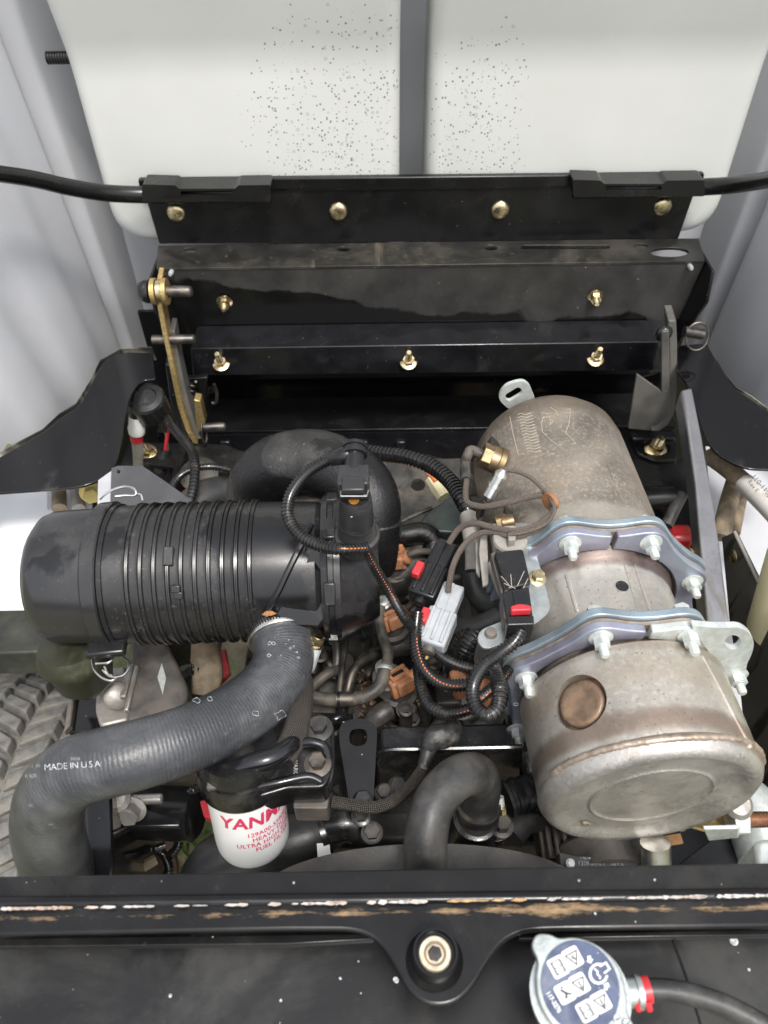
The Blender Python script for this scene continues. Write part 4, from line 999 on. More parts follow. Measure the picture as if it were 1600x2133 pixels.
# leaf debris and bark lying on the engine
random.seed(11)
mb = MB()
for i in range(260):
    a, b = random.choice(((740, 1300), (765, 1420), (800, 1200), (760, 1450), (780, 1540), (740, 1510), (830, 1130), (860, 1470), (720, 1350)))
    p = W(a + random.gauss(0, 18), b + random.gauss(0, 22), z=-.172 + random.uniform(-.004, .006)); s_ = random.uniform(.0008, .0034); an = random.uniform(0, 6.28)
    u = Vector((math.cos(an), math.sin(an), random.uniform(-.3, .3))) * s_; v = Vector((-math.sin(an), math.cos(an), random.uniform(-.4, .4))) * s_ * random.uniform(.2, .7)
    mb.add([p - u, p + v, p + u, p - v], [(0, 1, 2, 3)])
d_ = obj('leaf_debris', mb, debris_m, EN); d_['kind'] = 'stuff'

# injectors with orange plugs
INJ = []
def injector(px, py, z_, label, rot, cap=None):
    t = thing('injector', label, 'injector', W(px, py, z=z_ - .05), 'fuel injectors with orange plugs')
    p = W(px, py, z=z_); u = sz(1.25, p); rm = Matrix.Rotation(rot, 3, 'Z') @ Matrix.Rotation(-.35, 3, 'X')
    obj('body', MB().lathe([(-.06, 26 * u), (-.03, 27 * u), (-.028, 31 * u), (-.02, 31 * u), (-.018, 24 * u), (-.006, 22 * u)], p + Vector((0, 0, 0)), (0, 0, 1), 28), eng_mid, t, ang=30)
    PL = obj('plug', MB().box(p, (44 * u, 36 * u, .022), rm), orange, t, bevel=.0025)
    obj('plug_front', MB().box(p + rm @ Vector((0, -17 * u, .002)), (30 * u, 20 * u, .018), rm), orange, PL, bevel=.003)
    obj('plug_tab', MB().box(p + rm @ Vector((0, 9 * u, .012)), (38 * u, 5 * u, .006), rm), orange, PL, bevel=.001)
    obj('plug_tab', MB().box(p + rm @ Vector((-14 * u, -4 * u, .012)), (5 * u, 22 * u, .006), rm), orange, PL, bevel=.001)
    obj('plug_slot', MB().box(p + rm @ Vector((0, 2 * u, .0112)), (24 * u, 7 * u, .001), rm), conn_black, PL)
    obj('wire_collar', MB().lathe([(0, 12 * u), (.004, 12 * u), (.006, 8 * u)], p + rm @ Vector((20 * u, -12 * u, .004)), rm @ Vector((1, -.4, .5)), 18), orange, PL, ang=40)
    obj('wire', MB().tube([p + rm @ Vector((20 * u, -12 * u, .006)), p + rm @ Vector((34 * u, -14 * u, .012)), p + rm @ Vector((60 * u, -6 * u, .008)), p + rm @ Vector((90 * u, 6 * u, -.004))], .0042, 10), line_dusty, t)
    if cap:
        q = W(cap[0], cap[1], z=z_ + .012)
        obj('return_cap', MB().lathe([(-.012, .011), (-.002, .0105), (0, .0085), (.001, .001)], q, (0, -.1, 1), 20), zinc, t, ang=40)
        obj('head_washer', MB().lathe([(-.03, 27 * u), (-.012, 27 * u), (-.01, 24 * u), (-.0098, 3 * u)], q + Vector((.004, -.006, 0)), (0, 0, 1), 28), alu_dark, t, ang=40)
    return t
injector(818, 1163, -.10, 'rear fuel injector with an orange plug beside the air cleaner outlet', .1)
injector(815, 1285, -.10, 'middle fuel injector with an orange plug half hidden by a conduit', .5, (798, 1254))
injector(832, 1420, -.10, 'front fuel injector with a large orange plug and pale grey wire', .55, (801, 1388))
simple_tube('return_line', 'dusty grey return hose linking the middle and front injectors', 'hose', [(793, 1264, -.085), (790, 1290, -.088), (797, 1325, -.092), (808, 1360, -.092), (805, 1385, -.088)], .0062, line_dusty)
RL = thing('return_line', 'dusty grey return hose running left from the front injector', 'hose', W(650, 1455, z=-.11))
obj('hose', MB().tube(path([(800, 1395, -.085), (796, 1420, -.088), (775, 1443, -.092), (740, 1455, -.096), (700, 1458, -.10), (650, 1453, -.10), (620, 1450, -.10)]), .0072, 16), line_dusty, RL)
obj('clip', MB().lathe([(-.010, .0073), (-.010, .0078), (.010, .0078), (.010, .0073)], W(720, 1456, z=-.097), Vector((1, 0, 0)), 20), steel_dark, RL)
obj('clip', MB().lathe([(-.0015, .0073), (-.0015, .0086), (.0015, .0086), (.0015, .0073)], W(706, 1457, z=-.097), Vector((1, 0, 0)), 20), conn_black, RL)

# lifting eye
LE = thing('lifting_eye', 'thick black steel lifting eye with a round hole in front of the engine', 'lifting eye', W(745, 1660, z=-.16))
n_ = Vector((0, -.15, 1)).normalized(); p0_ = W(748, 1560, z=-.09)
def Wn(px, py, p0, n):
    r = ray(px, py); t = (p0 - CAM).dot(n) / r.dot(n); return CAM + r * t
out = rp([(706, 1540, 18), (708, 1505, 26), (748, 1494, 30), (786, 1508, 26), (785, 1545, 10), (778, 1665, 8), (727, 1668, 8)], 8)
obj('eye_plate', MB().prism([Wn(a, b, p0_, n_) for a, b in out], -n_ * .012, [[Wn(a, b, p0_, n_) for a, b in rp([(726, 1548, 16), (730, 1518, 14), (764, 1518, 14), (766, 1548, 16), (746, 1556, 10)], 5)]]), blk, LE, bevel=.0015)
for a, b in ((756, 1668), (753, 1700)):
    p = Wn(a, b, p0_, n_) + n_ * .001; bolt(LE, p, n_, sz(15, p), blk_cast, head=.008)

# fuel filter
FF = thing('fuel_filter', 'white fuel filter canister with red lettering below its black head', 'fuel filter', W(530, 1795, z=-.16))
fc = W(508, 1628, z=-.055); fax = Vector((.02, -.30, -.955)).normalized(); fu = sz(1, fc)
FR = 80 * fu
CANF = obj('can', MB().lathe([(-.02, FR * .96), (-.012, FR), (.066, FR), (.075, FR * .985), (.081, FR * .93), (.085, FR * .82), (.0865, FR * .6), (.087, .001)], fc, fax, 72), white_paint, FF, ang=60)
obj('seal_rim', MB().lathe([(-.028, FR * .9), (-.028, FR * 1.10), (-.016, FR * 1.13), (-.006, FR * 1.12), (-.002, FR * 1.06), (-.001, FR * .9)], fc, fax, 72), blk_cast, FF, ang=40)
# lettering wrapped round the can
view = (CAM - fc); view = (view - fax * view.dot(fax)).normalized(); side = view.cross(fax).normalized()
if side.x < 0: side = -side
def wrap(u0, v0):
    def f(x, y):
        a = (u0 + x) / FR; return fc + fax * (v0 - y) + (view * math.cos(a) + side * math.sin(a)) * (FR + .00035)
    return f
k = fu
text('lettering', 'YANMAR', .0205, wrap(-.030, .0215), print_red, CANF, strip=.002, offset=.0006, spacing=1.02, shear=.12)
for s_, x_, y_, h_ in (('129A00-55800-A', -.006, .034, .0072), ('HEAVY DUTY', -.0015, .041, .0072), ('ULTRA HIGH EFFICIENCY', -.017, .048, .0072), ('FUEL FILTER', .0, .055, .0072)):
    text('lettering', s_, h_, wrap(x_, y_), print_red, CANF, strip=.003, offset=.00012, spacing=1.05)
FH = thing('fuel_filter_mount', 'wet black cast fuel filter head with two bolts and a cast name', 'filter head', W(600, 1650, z=-.1))
hp = .0
obj('cap_plate', MB().lathe([(-.045, FR * .5), (-.045, FR * .98), (-.036, FR * 1.04), (-.027, FR * 1.05), (-.027, .01)], fc, fax, 48), blk_cast, FH, ang=40)
obj('mount', plate(rp([(560, 1560, 10), (600, 1500, 6), (640, 1503, 6), (686, 1508, 14), (692, 1560), (690, 1612, 14), (676, 1640, 14), (600, 1642, 10), (540, 1660, 12), (512, 1650, 6)]), .035, z=-.025), blk_cast, FH, bevel=.006, seg=3)
obj('rib', MB().tube(path([(533, 1640, -.022), (580, 1630, -.02), (640, 1618, -.022), (668, 1628, -.026)]), .0042, 10), blk_gloss, FH)
obj('rib', MB().tube(path([(628, 1548, -.02), (650, 1546, -.018), (676, 1556, -.02), (684, 1580, -.022)]), .0045, 10), blk_gloss, FH)
obj('lower_block', MB().prism([W(a, b, z=-.06) for a, b in rp([(605, 1638), (690, 1632, 4), (682, 1684, 4), (612, 1684, 4)])], (0, 0, -.03)), alu_dark, FH, bevel=.002)
obj('bracket_edge', MB().tube(path([(676, 1500, -.03), (688, 1515, -.03), (690, 1560, -.03), (689, 1610, -.03), (678, 1640, -.035)]), .0035, 8), blk_cast, FH)
text('cast_name', 'SCHWARO', 12, lambda x, y: W(611 - y * 0 + 6 - y, 1612 - 52 + x * 1.0, z=-.0245) if False else W(612 + y, 1556 + x, z=-.0235), alu, FH, offset=.3, spacing=1.0)
for a, b, r_ in ((665, 1518, 17), (662, 1592, 17)):
    p = W(a, b, z=-.024); bolt(FH, p, (0, -.05, 1), sz(r_, p), steel_dark, head=.009, flange=1.7)
obj('port_elbow', MB().tube(path([(478, 1612, -.02), (520, 1592, -.008), (565, 1580, -.006), (602, 1556, -.012), (620, 1530, -.025)]), [.0095, .0095, .0095, .0085, .008], 18), blk_gloss, FH)
obj('port_elbow', MB().tube(path([(500, 1622, -.02), (530, 1612, -.016), (548, 1596, -.02)]), .008, 14), blk_gloss, FH)
obj('top_block', MB().box(W(470, 1625, z=-.022), (.03, .022, .016)), alu_dark, FH, bevel=.002)
o = obj('braided_hose', MB().tube(path([(628, 1420, -.05), (626, 1470, -.035), (620, 1510, -.025), (606, 1548, -.02), (588, 1580, -.02)]), .0125, 22), braid_m); tag(o, 'black braided fuel hose dropping behind the big intake hose to the filter head', 'hose')

# braided sensor loom in front
BL = thing('wire_loom', 'brown braided wire loom sagging between filter head and taped joint', 'wire loom', W(780, 1690, z=-.1))
obj('braided_sleeve', MB().tube(path([(692, 1670, -.07), (730, 1676, -.07), (780, 1682, -.068), (825, 1665, -.066), (860, 1632, -.062), (883, 1598, -.058)]), .0058, 16), braid_m, BL)
obj('tape_wrap', MB().tube(path([(880, 1604, -.058), (888, 1575, -.056), (900, 1548, -.054), (918, 1535, -.056), (935, 1525, -.06)]), [.0055, .0065, .009, .013, .010], 16), M('black_tape', (.03, .03, .031), .33, var=.3, vs=60, bump=.7, bs=160, bd=.002, dust=((.3, .28, .25), .4, 50, .5)), BL)
obj('tape_wrap', MB().tube(path([(888, 1560, -.05), (905, 1535, -.045), (935, 1530, -.05), (945, 1510, -.06)]), [.006, .011, .012, .008], 14), bpy.data.materials['black_tape'], BL)

# ================================================================== sensor group next to the exhaust filter
DSP = thing('pressure_sensor', 'black exhaust pressure sensor box with red locked plug on a zinc bracket', 'sensor', W(1080, 1270, z=.05))
zp = .062
obj('bracket', plate(rp([(1062, 1105, 8), (1104, 1100, 10), (1116, 1150, 8), (1128, 1190, 6), (1149, 1270, 16), (1125, 1292, 8), (1052, 1338, 14), (1010, 1354, 18), (993, 1335, 16), (1000, 1312, 16), (1050, 1292, 10), (1062, 1260)]), .003, [ell(1020, 1323, 9, 8)], z=zp), zinc, DSP, bevel=.0008)
p = W(1022, 1322, z=zp - .001); obj('post', MB().lathe([(-.05, .011), (-.004, .010), (0, .006), (.006, .005), (.0065, .001)], p, (0, -.1, 1), 18), alu_dark, DSP)
obj('sensor_box', MB().prism([W(a, b, z=zp + .022) for a, b in rp([(1030, 1148, 6), (1090, 1142, 8), (1107, 1215, 8), (1056, 1228, 10), (1042, 1190)])], (0, 0, -.021)), conn_black, DSP, bevel=.003, seg=3)
obj('box_side', MB().prism([W(a, b, z=zp + .012) for a, b in ((1022, 1152), (1034, 1148), (1052, 1226), (1044, 1236))], (0, 0, -.012)), alu_dark, DSP, bevel=.001)
obj('socket', MB().prism([W(a, b, z=zp + .024) for a, b in rp([(1046, 1232, 4), (1102, 1222, 4), (1112, 1298, 4), (1058, 1300, 4)])], (0, 0, -.022)), conn_black, DSP, bevel=.002)
obj('socket_side', MB().prism([W(a, b, z=zp + .02) for a, b in ((1044, 1234), (1058, 1226), (1068, 1268), (1056, 1290), (1050, 1286))], (0, 0, -.02)), alu_dark, DSP, bevel=.001)
obj('plug_collar', MB().prism([W(a, b, z=zp + .027) for a, b in rp([(1056, 1284, 3), (1112, 1282, 3), (1113, 1300, 3), (1057, 1302, 3)])], (0, 0, -.026)), conn_black, DSP, bevel=.0015)
obj('plug_groove', MB().box(W(1084, 1246, z=zp + .0245), (.013, .016, .002)), blk_gloss, DSP, bevel=.0005)
obj('red_lock', MB().prism([W(a, b, z=zp + .033) for a, b in rp([(1064, 1262, 4), (1083, 1257, 4), (1106, 1261, 4), (1107, 1270, 3), (1066, 1272, 3)])], (0, 0, -.008)), red, DSP, bevel=.001)
p = W(1119, 1205, z=zp); bolt(DSP, p, (.05, -.1, 1), sz(13, p), gold, head=.007)
p = W(1052, 1137, z=zp); bolt(DSP, p, (.05, -.1, 1), sz(9, p), brass, head=.003)
obj('mount_boss', MB().box(W(1075, 1125, z=.05), (.05, .035, .018)), alu, DSP, bevel=.003)
obj('cable_clip_base', MB().lathe([(0, .018), (.003, .017), (.006, .012)], W(1063, 1125, z=zp + .001), (0, 0, 1), 20), grey_hose, DSP)
obj('cable_clip', MB().prism([W(a, b, z=zp + .016) for a, b in rp([(1059, 1095, 3), (1073, 1094, 3), (1075, 1124, 3), (1059, 1126, 3)])], (0, 0, -.014)), grey_hose, DSP, bevel=.001)
# comb shaped grey bracket
obj('comb_bracket', plate(rp([(1002, 1105), (1015, 1100, 3), (1018, 1215, 3), (1006, 1220, 3), (998, 1150)]), .004, z=.045), grey_hose, DSP, bevel=.001)
obj('comb_bracket', plate(rp([(990, 1108), (999, 1104, 3), (1000, 1200, 3), (992, 1190, 3)]), .004, z=.035), grey_hose, DSP, bevel=.001)
obj('comb_bracket', plate(rp([(1010, 1180), (1028, 1160, 3), (1052, 1235, 3), (1040, 1238, 3), (1022, 1196, 3)]), .004, z=.04), grey_hose, DSP, bevel=.001)

# pipes and hoses between engine and exhaust filter
o = simple_tube('pressure_hose', 'grey rubber pressure hose bending under the sensor box', 'hose', [(985, 1190, -.01), (990, 1220, -.02), (1008, 1250, -.025), (1040, 1268, -.02), (1060, 1272, -.01)], .0135, rubber_smooth)
o = simple_tube('pressure_hose', 'thin dusty grey hose looping beside the grey connector', 'hose', [(950, 1212, -.05), (968, 1212, -.045), (988, 1235, -.045), (996, 1265, -.05), (1000, 1295, -.06)], .0085, line_dusty)
o = simple_tube('pressure_hose', 'curved grey hose passing behind the grey connector', 'hose', [(940, 1290, -.05), (958, 1308, -.04), (990, 1305, -.03), (1030, 1290, -.02), (1065, 1270, -.01)], .0115, rubber_smooth)
o = simple_tube('metal_pipe', 'dull grey metal pipe rising beside the exhaust filter', 'pipe', [(976, 1075, .0), (982, 1110, .0), (988, 1150, -.002), (988, 1190, -.01)], .0105, grey_hose)
o = simple_tube('black_pipe', 'large black pipe end with fine ribs below the zinc bracket', 'pipe', [(965, 1372, -.06), (975, 1345, -.045), (990, 1325, -.04), (1010, 1310, -.045)], .018, conduit_m, 20, (.0022, .05))

# plug connectors
def connector(label, a, b, wpx, z_, body, tabmat, tabpos):
    A = W(*a, z=z_); B = W(*b, z=z_ - .01); t = thing('plug_connector', label, 'connector', (A + B) / 2 - Vector((0, 0, .02)), 'plug connectors')
    d = (B - A).normalized(); L_ = (B - A).length; rot = basis(Vector((0, 0, 1)) - d * d.z, d); u = sz(1, A); w_ = wpx * u
    # rot: X across, Y along, Z up
    c = (A + B) / 2
    obj('housing', MB().box(A + d * L_ * .30, (w_ * .72, L_ * .62, w_ * .62), rot), body, t, bevel=.002)
    SH = obj('shell', MB().box(A + d * L_ * .72, (w_ * .95, L_ * .56, w_ * .78), rot), body, t, bevel=.0025)
    for k in (-.3, 0, .3):
        obj('rib', MB().box(A + d * L_ * .70 + rot @ Vector((k * w_, 0, w_ * .41)), (w_ * .12, L_ * .5, w_ * .1), rot), body, SH, bevel=.001)
    obj('rail', MB().box(A + d * L_ * .25 + rot @ Vector((.12 * w_, 0, w_ * .33)), (w_ * .3, L_ * .5, w_ * .08), rot), body, t, bevel=.001)
    obj('cable_seal', MB().lathe([(-.004, w_ * .22), (.006, w_ * .22), (.007, w_ * .15)], B, d, 18), conn_black if body is not conn_grey else alu_dark, t)
    q = W(*tabpos, z=z_ + .012)
    obj('red_tab', MB().box(q, (w_ * .26, w_ * .52, w_ * .3), rot), tabmat, SH, bevel=.0015)
    return t
connector('black plug connector with a red tab between injectors and sensor', (932, 1138), (876, 1250), 62, .0, conn_black, red, (871, 1187))
connector('light grey plug connector with a red tab below the black one', (946, 1226), (896, 1350), 62, .0, conn_grey, red, (884, 1283))
obj_y = obj('wire_end', MB().tube(path([(893, 1362, -.02), (888, 1371, -.018)]), .0015, 8, smooth=False), yellow); tag(obj_y, 'short yellow wire stub below the grey connector', 'wire')

o = obj('plug_connector', MB().box(W(957, 1425, z=-.03), (.016, .026, .018), Matrix.Rotation(.2, 3, 'Z')), orange, bevel=.003); tag(o, 'orange plug hidden behind the coiled conduit', 'connector', 'plug connectors')
o = obj('plug_connector', MB().box(W(1012, 1442, z=.012), (.014, .022, .016), Matrix.Rotation(-.5, 3, 'Z')), orange, bevel=.003); tag(o, 'orange plug seen through the middle of the conduit coil', 'connector', 'plug connectors')
mb = MB()
for l in (((1044, 1200), (1060, 1218)), ((1064, 1196), (1066, 1222)), ((1092, 1190), (1078, 1220)), ((1100, 1205), (1090, 1225)), ((1050, 1215), (1074, 1226))):
    mb.tube([W(x, y, z=zp + .0222) for x, y in l], .0003, 5, smooth=False)
obj('scratches', mb, chalk, DSP)
# dry leaf caught on the air cleaner
lf = [on_body(x, y, .0775) for x, y in ((546, 1280), (556, 1272), (568, 1273), (577, 1278), (566, 1282), (554, 1283))]
o = obj('dry_leaf', MB().prism(lf, Vector((0, -.001, .0012))), M('leaf', (.42, .19, .07), .7, var=.3, vs=200)); tag(o, 'small dry orange leaf lying above the intake hose clamp', 'leaf')
# corrugated conduits
def conduit(label, pts, rpx, group=None, orange_run=None, pitch=None):
    pp = path(pts); r_ = sz(rpx, pp[len(pp) // 2])
    r_ *= 1.06; t = thing('wire_conduit', label, 'conduit', pp[0] - Vector((0, 0, .01)), group)
    obj('corrugated_tube', MB().tube(pp, r_, 16, rib=(pitch or max(.0034, r_ * .52), .17)), conduit_m, t, ang=50)
    if orange_run:
        q = catm(pp, 6); i0, i1 = orange_run; s_ = q[int(i0 * len(q)):max(int(i1 * len(q)), int(i0 * len(q)) + 3)]
        obj('wire', MB().tube([v + Vector((.25, -.55, .8)).normalized() * r_ * .88 for v in s_], r_ * .11, 6), orange_loom, t)
    return t
conduit('black corrugated conduit looping from the sensor plug over the air cleaner', [(728, 948, .156), (690, 955, .15), (640, 985, .138), (606, 1030, .125), (600, 1075, .115), (622, 1112, .108), (665, 1136, .105), (715, 1144, .108), (764, 1142, .10)], 12.5, orange_run=(.84, .99))
o = obj('conduit_boot', MB().tube(path([(733, 947, .158), (715, 949, .157), (690, 955, .151)]), [.0075, .0085, .0075], 14), conn_black); tag(o, 'shiny black tape boot at the top end of the looping conduit', 'tape')
conduit('thin black corrugated conduit running down from the air cleaner to the harness', [(762, 1146, .095), (785, 1190, .07), (812, 1235, .045), (838, 1280, .03), (862, 1312, .012)], 10.5, orange_run=(.05, .6))
conduit('thick black corrugated conduit curving below the grey connector', [(870, 1275, .02), (866, 1310, .012), (866, 1345, .008), (878, 1385, .004), (905, 1415, .0), (940, 1428, .0), (985, 1425, .005)], 13, orange_run=(.25, .9))
conduit('lower black corrugated conduit bending right towards the coil', [(872, 1392, -.02), (878, 1435, -.02), (895, 1470, -.02), (930, 1486, -.018), (975, 1478, -.01), (1010, 1462, -.005)], 12.5, orange_run=(.6, .9))
conduit('black corrugated conduit coiled in a loop below the pressure sensor', [(1090, 1300, .078), (1072, 1335, .072), (1040, 1362, .065), (1005, 1390, .055), (985, 1430, .045), (990, 1470, .04), (1015, 1490, .04), (1036, 1472, .042), (1040, 1435, .045), (1032, 1400, .035), (1022, 1380, .02)], 15)
conduit('short corrugated conduit leaving the grey connector to the right', [(900, 1350, -.015), (925, 1372, -.018), (960, 1388, -.02), (1000, 1396, -.02), (1030, 1398, -.02)], 12.5)
conduit('second corrugated strand inside the coil with orange wires', [(1060, 1395, .03), (1040, 1420, .035), (1018, 1440, .038), (1000, 1455, .035), (985, 1472, .03)], 12, orange_run=(.1, .9))
conduit('fat black corrugated harness conduit behind the rubber hose', [(758, 940, -.01), (800, 946, -.005), (850, 953, .0), (900, 972, .0), (940, 1005, .0), (965, 1045, .0), (980, 1080, -.01)], 16)
conduit('thin corrugated conduit hanging beside the gold hinge arm', [(338, 850, -.16), (352, 880, -.16), (380, 915, -.15), (402, 945, -.14), (406, 985, -.14), (400, 1030, -.15), (385, 1070, -.16)], 9.5, pitch=.006)
conduit('small corrugated conduit arching behind the grey plate', [(355, 1020, -.16), (372, 995, -.155), (400, 978, -.15), (440, 972, -.15), (480, 980, -.16)], 7.5, pitch=.0055)
for k_, pts_ in enumerate(([(345, 1700, -.25), (372, 1670, -.23), (398, 1650, -.2), (410, 1640, -.2)], [(245, 1712, -.3), (262, 1740, -.29), (295, 1765, -.28), (335, 1775, -.28), (352, 1805, -.29), (345, 1830, -.3)], [(350, 1668, -.26), (372, 1720, -.27), (372, 1760, -.28), (350, 1785, -.29)], [(290, 1770, -.28), (320, 1768, -.27), (345, 1760, -.27)])):
    conduit(('corrugated conduit rising behind the white fuel filter', 'dusty corrugated conduit snaking over the lower frame by the beam', 'corrugated conduit hanging beside the dark solenoid', 'short corrugated conduit branch lying on the lower frame')[k_], pts_, 9)

# braided exhaust sensor cables
def braided(label, pts, rpx, extra=None):
    pp = path(pts); o = obj('sensor_cable', MB().tube(pp, sz(rpx, pp[len(pp) // 2]), 12), braid_fine); return tag(o, label, 'cable', 'braided exhaust sensor cables')
braided('braided cable from the upper brass sensor sweeping right to the clip', [(972, 1000, .04), (970, 1030, .045), (976, 1048, .05), (1010, 1055, .06), (1060, 1046, .075), (1105, 1034, .085), (1138, 1033, .09), (1153, 1045, .092), (1148, 1072, .09), (1118, 1095, .085), (1075, 1106, .08), (1030, 1100, .07), (990, 1090, .06), (958, 1100, .045), (935, 1132, .03)], 7)
braided('thin braided cable arching from the metal probe to the orange tie', [(1050, 980, .085), (1075, 982, .088), (1105, 995, .092), (1130, 1018, .094), (1148, 1040, .096), (1154, 1062, .094), (1140, 1088, .09), (1100, 1106, .084), (1062, 1112, .08)], 4.5)
braided('braided cable curving down from the clip to the grey connector', [(1150, 1052, .088), (1146, 1078, .086), (1115, 1104, .08), (1070, 1116, .075), (1025, 1108, .065), (990, 1115, .055), (962, 1142, .045), (944, 1178, .035), (936, 1215, .02), (934, 1232, .012)], 6.5)
o = obj('cable_tie', MB().lathe([(-.0022, .0085), (-.0022, .0102), (.0022, .0102), (.0022, .0085)], W(1146, 1045, z=.09), Vector((.7, .5, 0)), 20), orange); tag(o, 'small orange cable tie around the braided cables', 'cable tie')
# exhaust sensors
S1 = thing('exhaust_sensor', 'brass hexagonal exhaust sensor screwed into the rear can', 'sensor', W(1022, 955, z=-.0), 'exhaust temperature sensors')
sp0, sn0 = on_cyl(1040, 962, D0, DX, RR_)
sd_ = (W(1000, 948, z=.03) - sp0).normalized()
sd_ = (Vector((-1, .25, .35))).normalized()
obj('base', MB().lathe([(-.004, .017), (.002, .017), (.003, .0155), (.012, .0155), (.013, .010)], sp0, sd_, 24), brass, S1, ang=30)
obj('hex_nut', MB().hexa(sp0 + sd_ * .011, sd_, .0155, .012), brass, S1, bevel=.001)
tip = sp0 + sd_ * .023
obj('stem', MB().tube([tip, tip + sd_ * .012, W(975, 946, z=tip.z + .004), W(969, 965, z=tip.z - .006), W(970, 1000, z=.04)], [.006, .0058, .0058, .006, .0065], 14), line_dusty, S1)
S2 = thing('exhaust_sensor', 'slim bright metal exhaust probe leaning on the rear can', 'sensor', W(1015, 1040, z=.04), 'exhaust temperature sensors')
pa, pb = W(1014, 1042, z=.065), W(1046, 985, z=.09); L_ = (pb - pa).length
obj('probe', MB().lathe([(0, .004), (.004, .0068), (L_ * .45, .0066), (L_ * .46, .0076), (L_ * .56, .0076), (L_ * .57, .0066), (L_ * .85, .0068), (L_ * .86, .0074), (L_ * .95, .007), (L_ + .004, .003)], pa, pb - pa, 20), steel, S2, ang=35)
obj('probe_lead', MB().tube(path([(1014, 1042, .065), (1003, 1058, .05), (1000, 1075, .03), (1010, 1090, .03), (1030, 1095, .05)]), .0045, 10), line_dusty, S2)
S3 = thing('exhaust_sensor', 'small brass sensor fitting beside the grey cable clip', 'sensor', W(1045, 1090, z=.03), 'exhaust temperature sensors')
obj('hex_nut', MB().hexa(W(1032, 1090, z=.055), (1, .1, .2), .0085, .012), brass, S3, bevel=.001)
obj('collar', MB().lathe([(0, .0075), (.012, .0075), (.013, .004)], W(1046, 1090, z=.058), (1, .1, .2), 18), brass, S3)
# dark wedges of heat shield behind the sensors
for nm, q in (('shield_fin', [(1060, 1100), (1068, 1066), (1076, 1098)]), ('shield_fin', [(1028, 938), (1040, 922), (1043, 952)])):
    P = [on_cyl(a, b, D0, DX, RR_ + .001)[0] for a, b in q]; obj(nm, MB().prism(P, Vector((-.01, 0, .012))), eng_dark, DP, bevel=.001)

# things behind the engine
RP = thing('rear_engine_plate', 'dusty dark plate with a round hole behind the engine', 'plate', W(850, 1000, z=-.3))
obj('sheet', plate(rp([(700, 960), (960, 955), (985, 1140), (700, 1140)]), .006, [ell(871, 1010, 15, 13)], z=-.16), eng_mid, RP, bevel=.001)
obj('teal_cover', plate(rp([(872, 1105, 14), (882, 1070, 20), (945, 1030, 6), (975, 1040), (970, 1110)]), .02, z=-.13), M('teal_dark', (.035, .05, .047), .3, var=.3, vs=30, dust=((.2, .2, .17), .42, 20, .3)), RP, bevel=.003)
o = obj('relay_plug', MB().tube(path([(898, 995, -.06), (912, 1015, -.065), (925, 1035, -.07)]), [.009, .011, .010], 8, smooth=False), cream); tag(o, 'small cream plug with orange wires behind the fat conduit', 'connector')
o = obj('loose_wire', MB().tube(path([(890, 985, -.05), (900, 992, -.052), (908, 1003, -.054)]), .003, 8), orange_loom); tag(o, 'orange wire ends at the cream plug', 'wire')
o = simple_tube('loose_rod', 'thin dark rod crossing behind the injectors', 'rod', [(820, 1095, -.11), (860, 1075, -.105), (900, 1058, -.10)], .003, line_dusty)
o = simple_tube('dusty_hose', 'brown dusty hose lying above the rear injector', 'hose', [(800, 1110, -.1), (840, 1115, -.09), (880, 1110, -.09), (905, 1130, -.1), (895, 1160, -.11)], .014, rubber_dusty)
RD = thing('hydraulic_valve', 'dull red painted hydraulic valve deep below the left wing plate', 'valve', W(430, 1010, z=-.4))
obj('body', MB().lathe([(0, .03), (.02, .034), (.04, .03), (.05, .015)], W(430, 1012, z=-.33), (0, -.3, 1), 28), red_dull, RD, ang=40)
obj('cap', MB().lathe([(0, .03), (.02, .032), (.025, .02)], W(420, 1000, z=-.24), (0, -.3, 1), 20), eng_mid, RD)
o = simple_tube('dark_hose', 'dark rubber hose lying deep behind the air cleaner', 'hose', [(400, 1060, -.2), (440, 1035, -.2), (500, 1030, -.22), (560, 1050, -.24)], .03, rubber_smooth)

# ================================================================== left side
GP = thing('side_bracket', 'grey black sheet bracket rising behind the air cleaner cap', 'bracket', W(300, 1040, z=-.1))
obj('sheet', plate([(232, 975), (246, 970), (297, 970), (345, 1003), (400, 1042), (400, 1100), (228, 1100)], .004, [ell(247, 982, 3.5, 4)], z=-.045), M('bracket_grey', (.07, .072, .078), .42, var=.15, vs=30, bump=.1, bs=600, specks=((.55, .55, .55), 200, .1, .2, .8)), GP, bevel=.0008)
obj('fold', plate([(204, 1000), (246, 970), (234, 1075), (202, 1080)], .004, z=-.05), M('bracket_light', (.42, .43, .46), .45, var=.08, vs=30), GP, bevel=.0008)
VT = thing('vent_valve', 'white vent fitting with red clip on a grey tube below a black cap', 'fitting', W(292, 960, y=.96))
vy = .97
def vpt(a, b): return W(a, b, y=vy)
obj('tube', MB().tube([vpt(284, 900), vpt(288, 940), vpt(290, 985)], sz(12, vpt(284, 900)), 16), grey_hose, VT)
obj('collar', MB().lathe([(0, sz(14, vpt(283, 885))), (.02, sz(16, vpt(283, 885))), (.026, sz(18, vpt(283, 885))), (.036, sz(17, vpt(283, 885))), (.038, sz(10, vpt(283, 885)))], vpt(283, 866), vpt(285, 900) - vpt(283, 866), 24), white_pl, VT, ang=30)
obj('clip', MB().lathe([(0, sz(13.5, vpt(283, 885))), (.016, sz(13.5, vpt(283, 885)))], vpt(284, 902), vpt(285, 915) - vpt(284, 902), 20), red, VT)
obj('cap', MB().lathe([(-.05, .012), (-.048, .030), (-.012, .030), (-.008, .027), (-.006, .018), (-.009, .016), (-.009, .002)], vpt(300, 822), (0, -.35, 1), 28), conn_black, VT, ang=30)
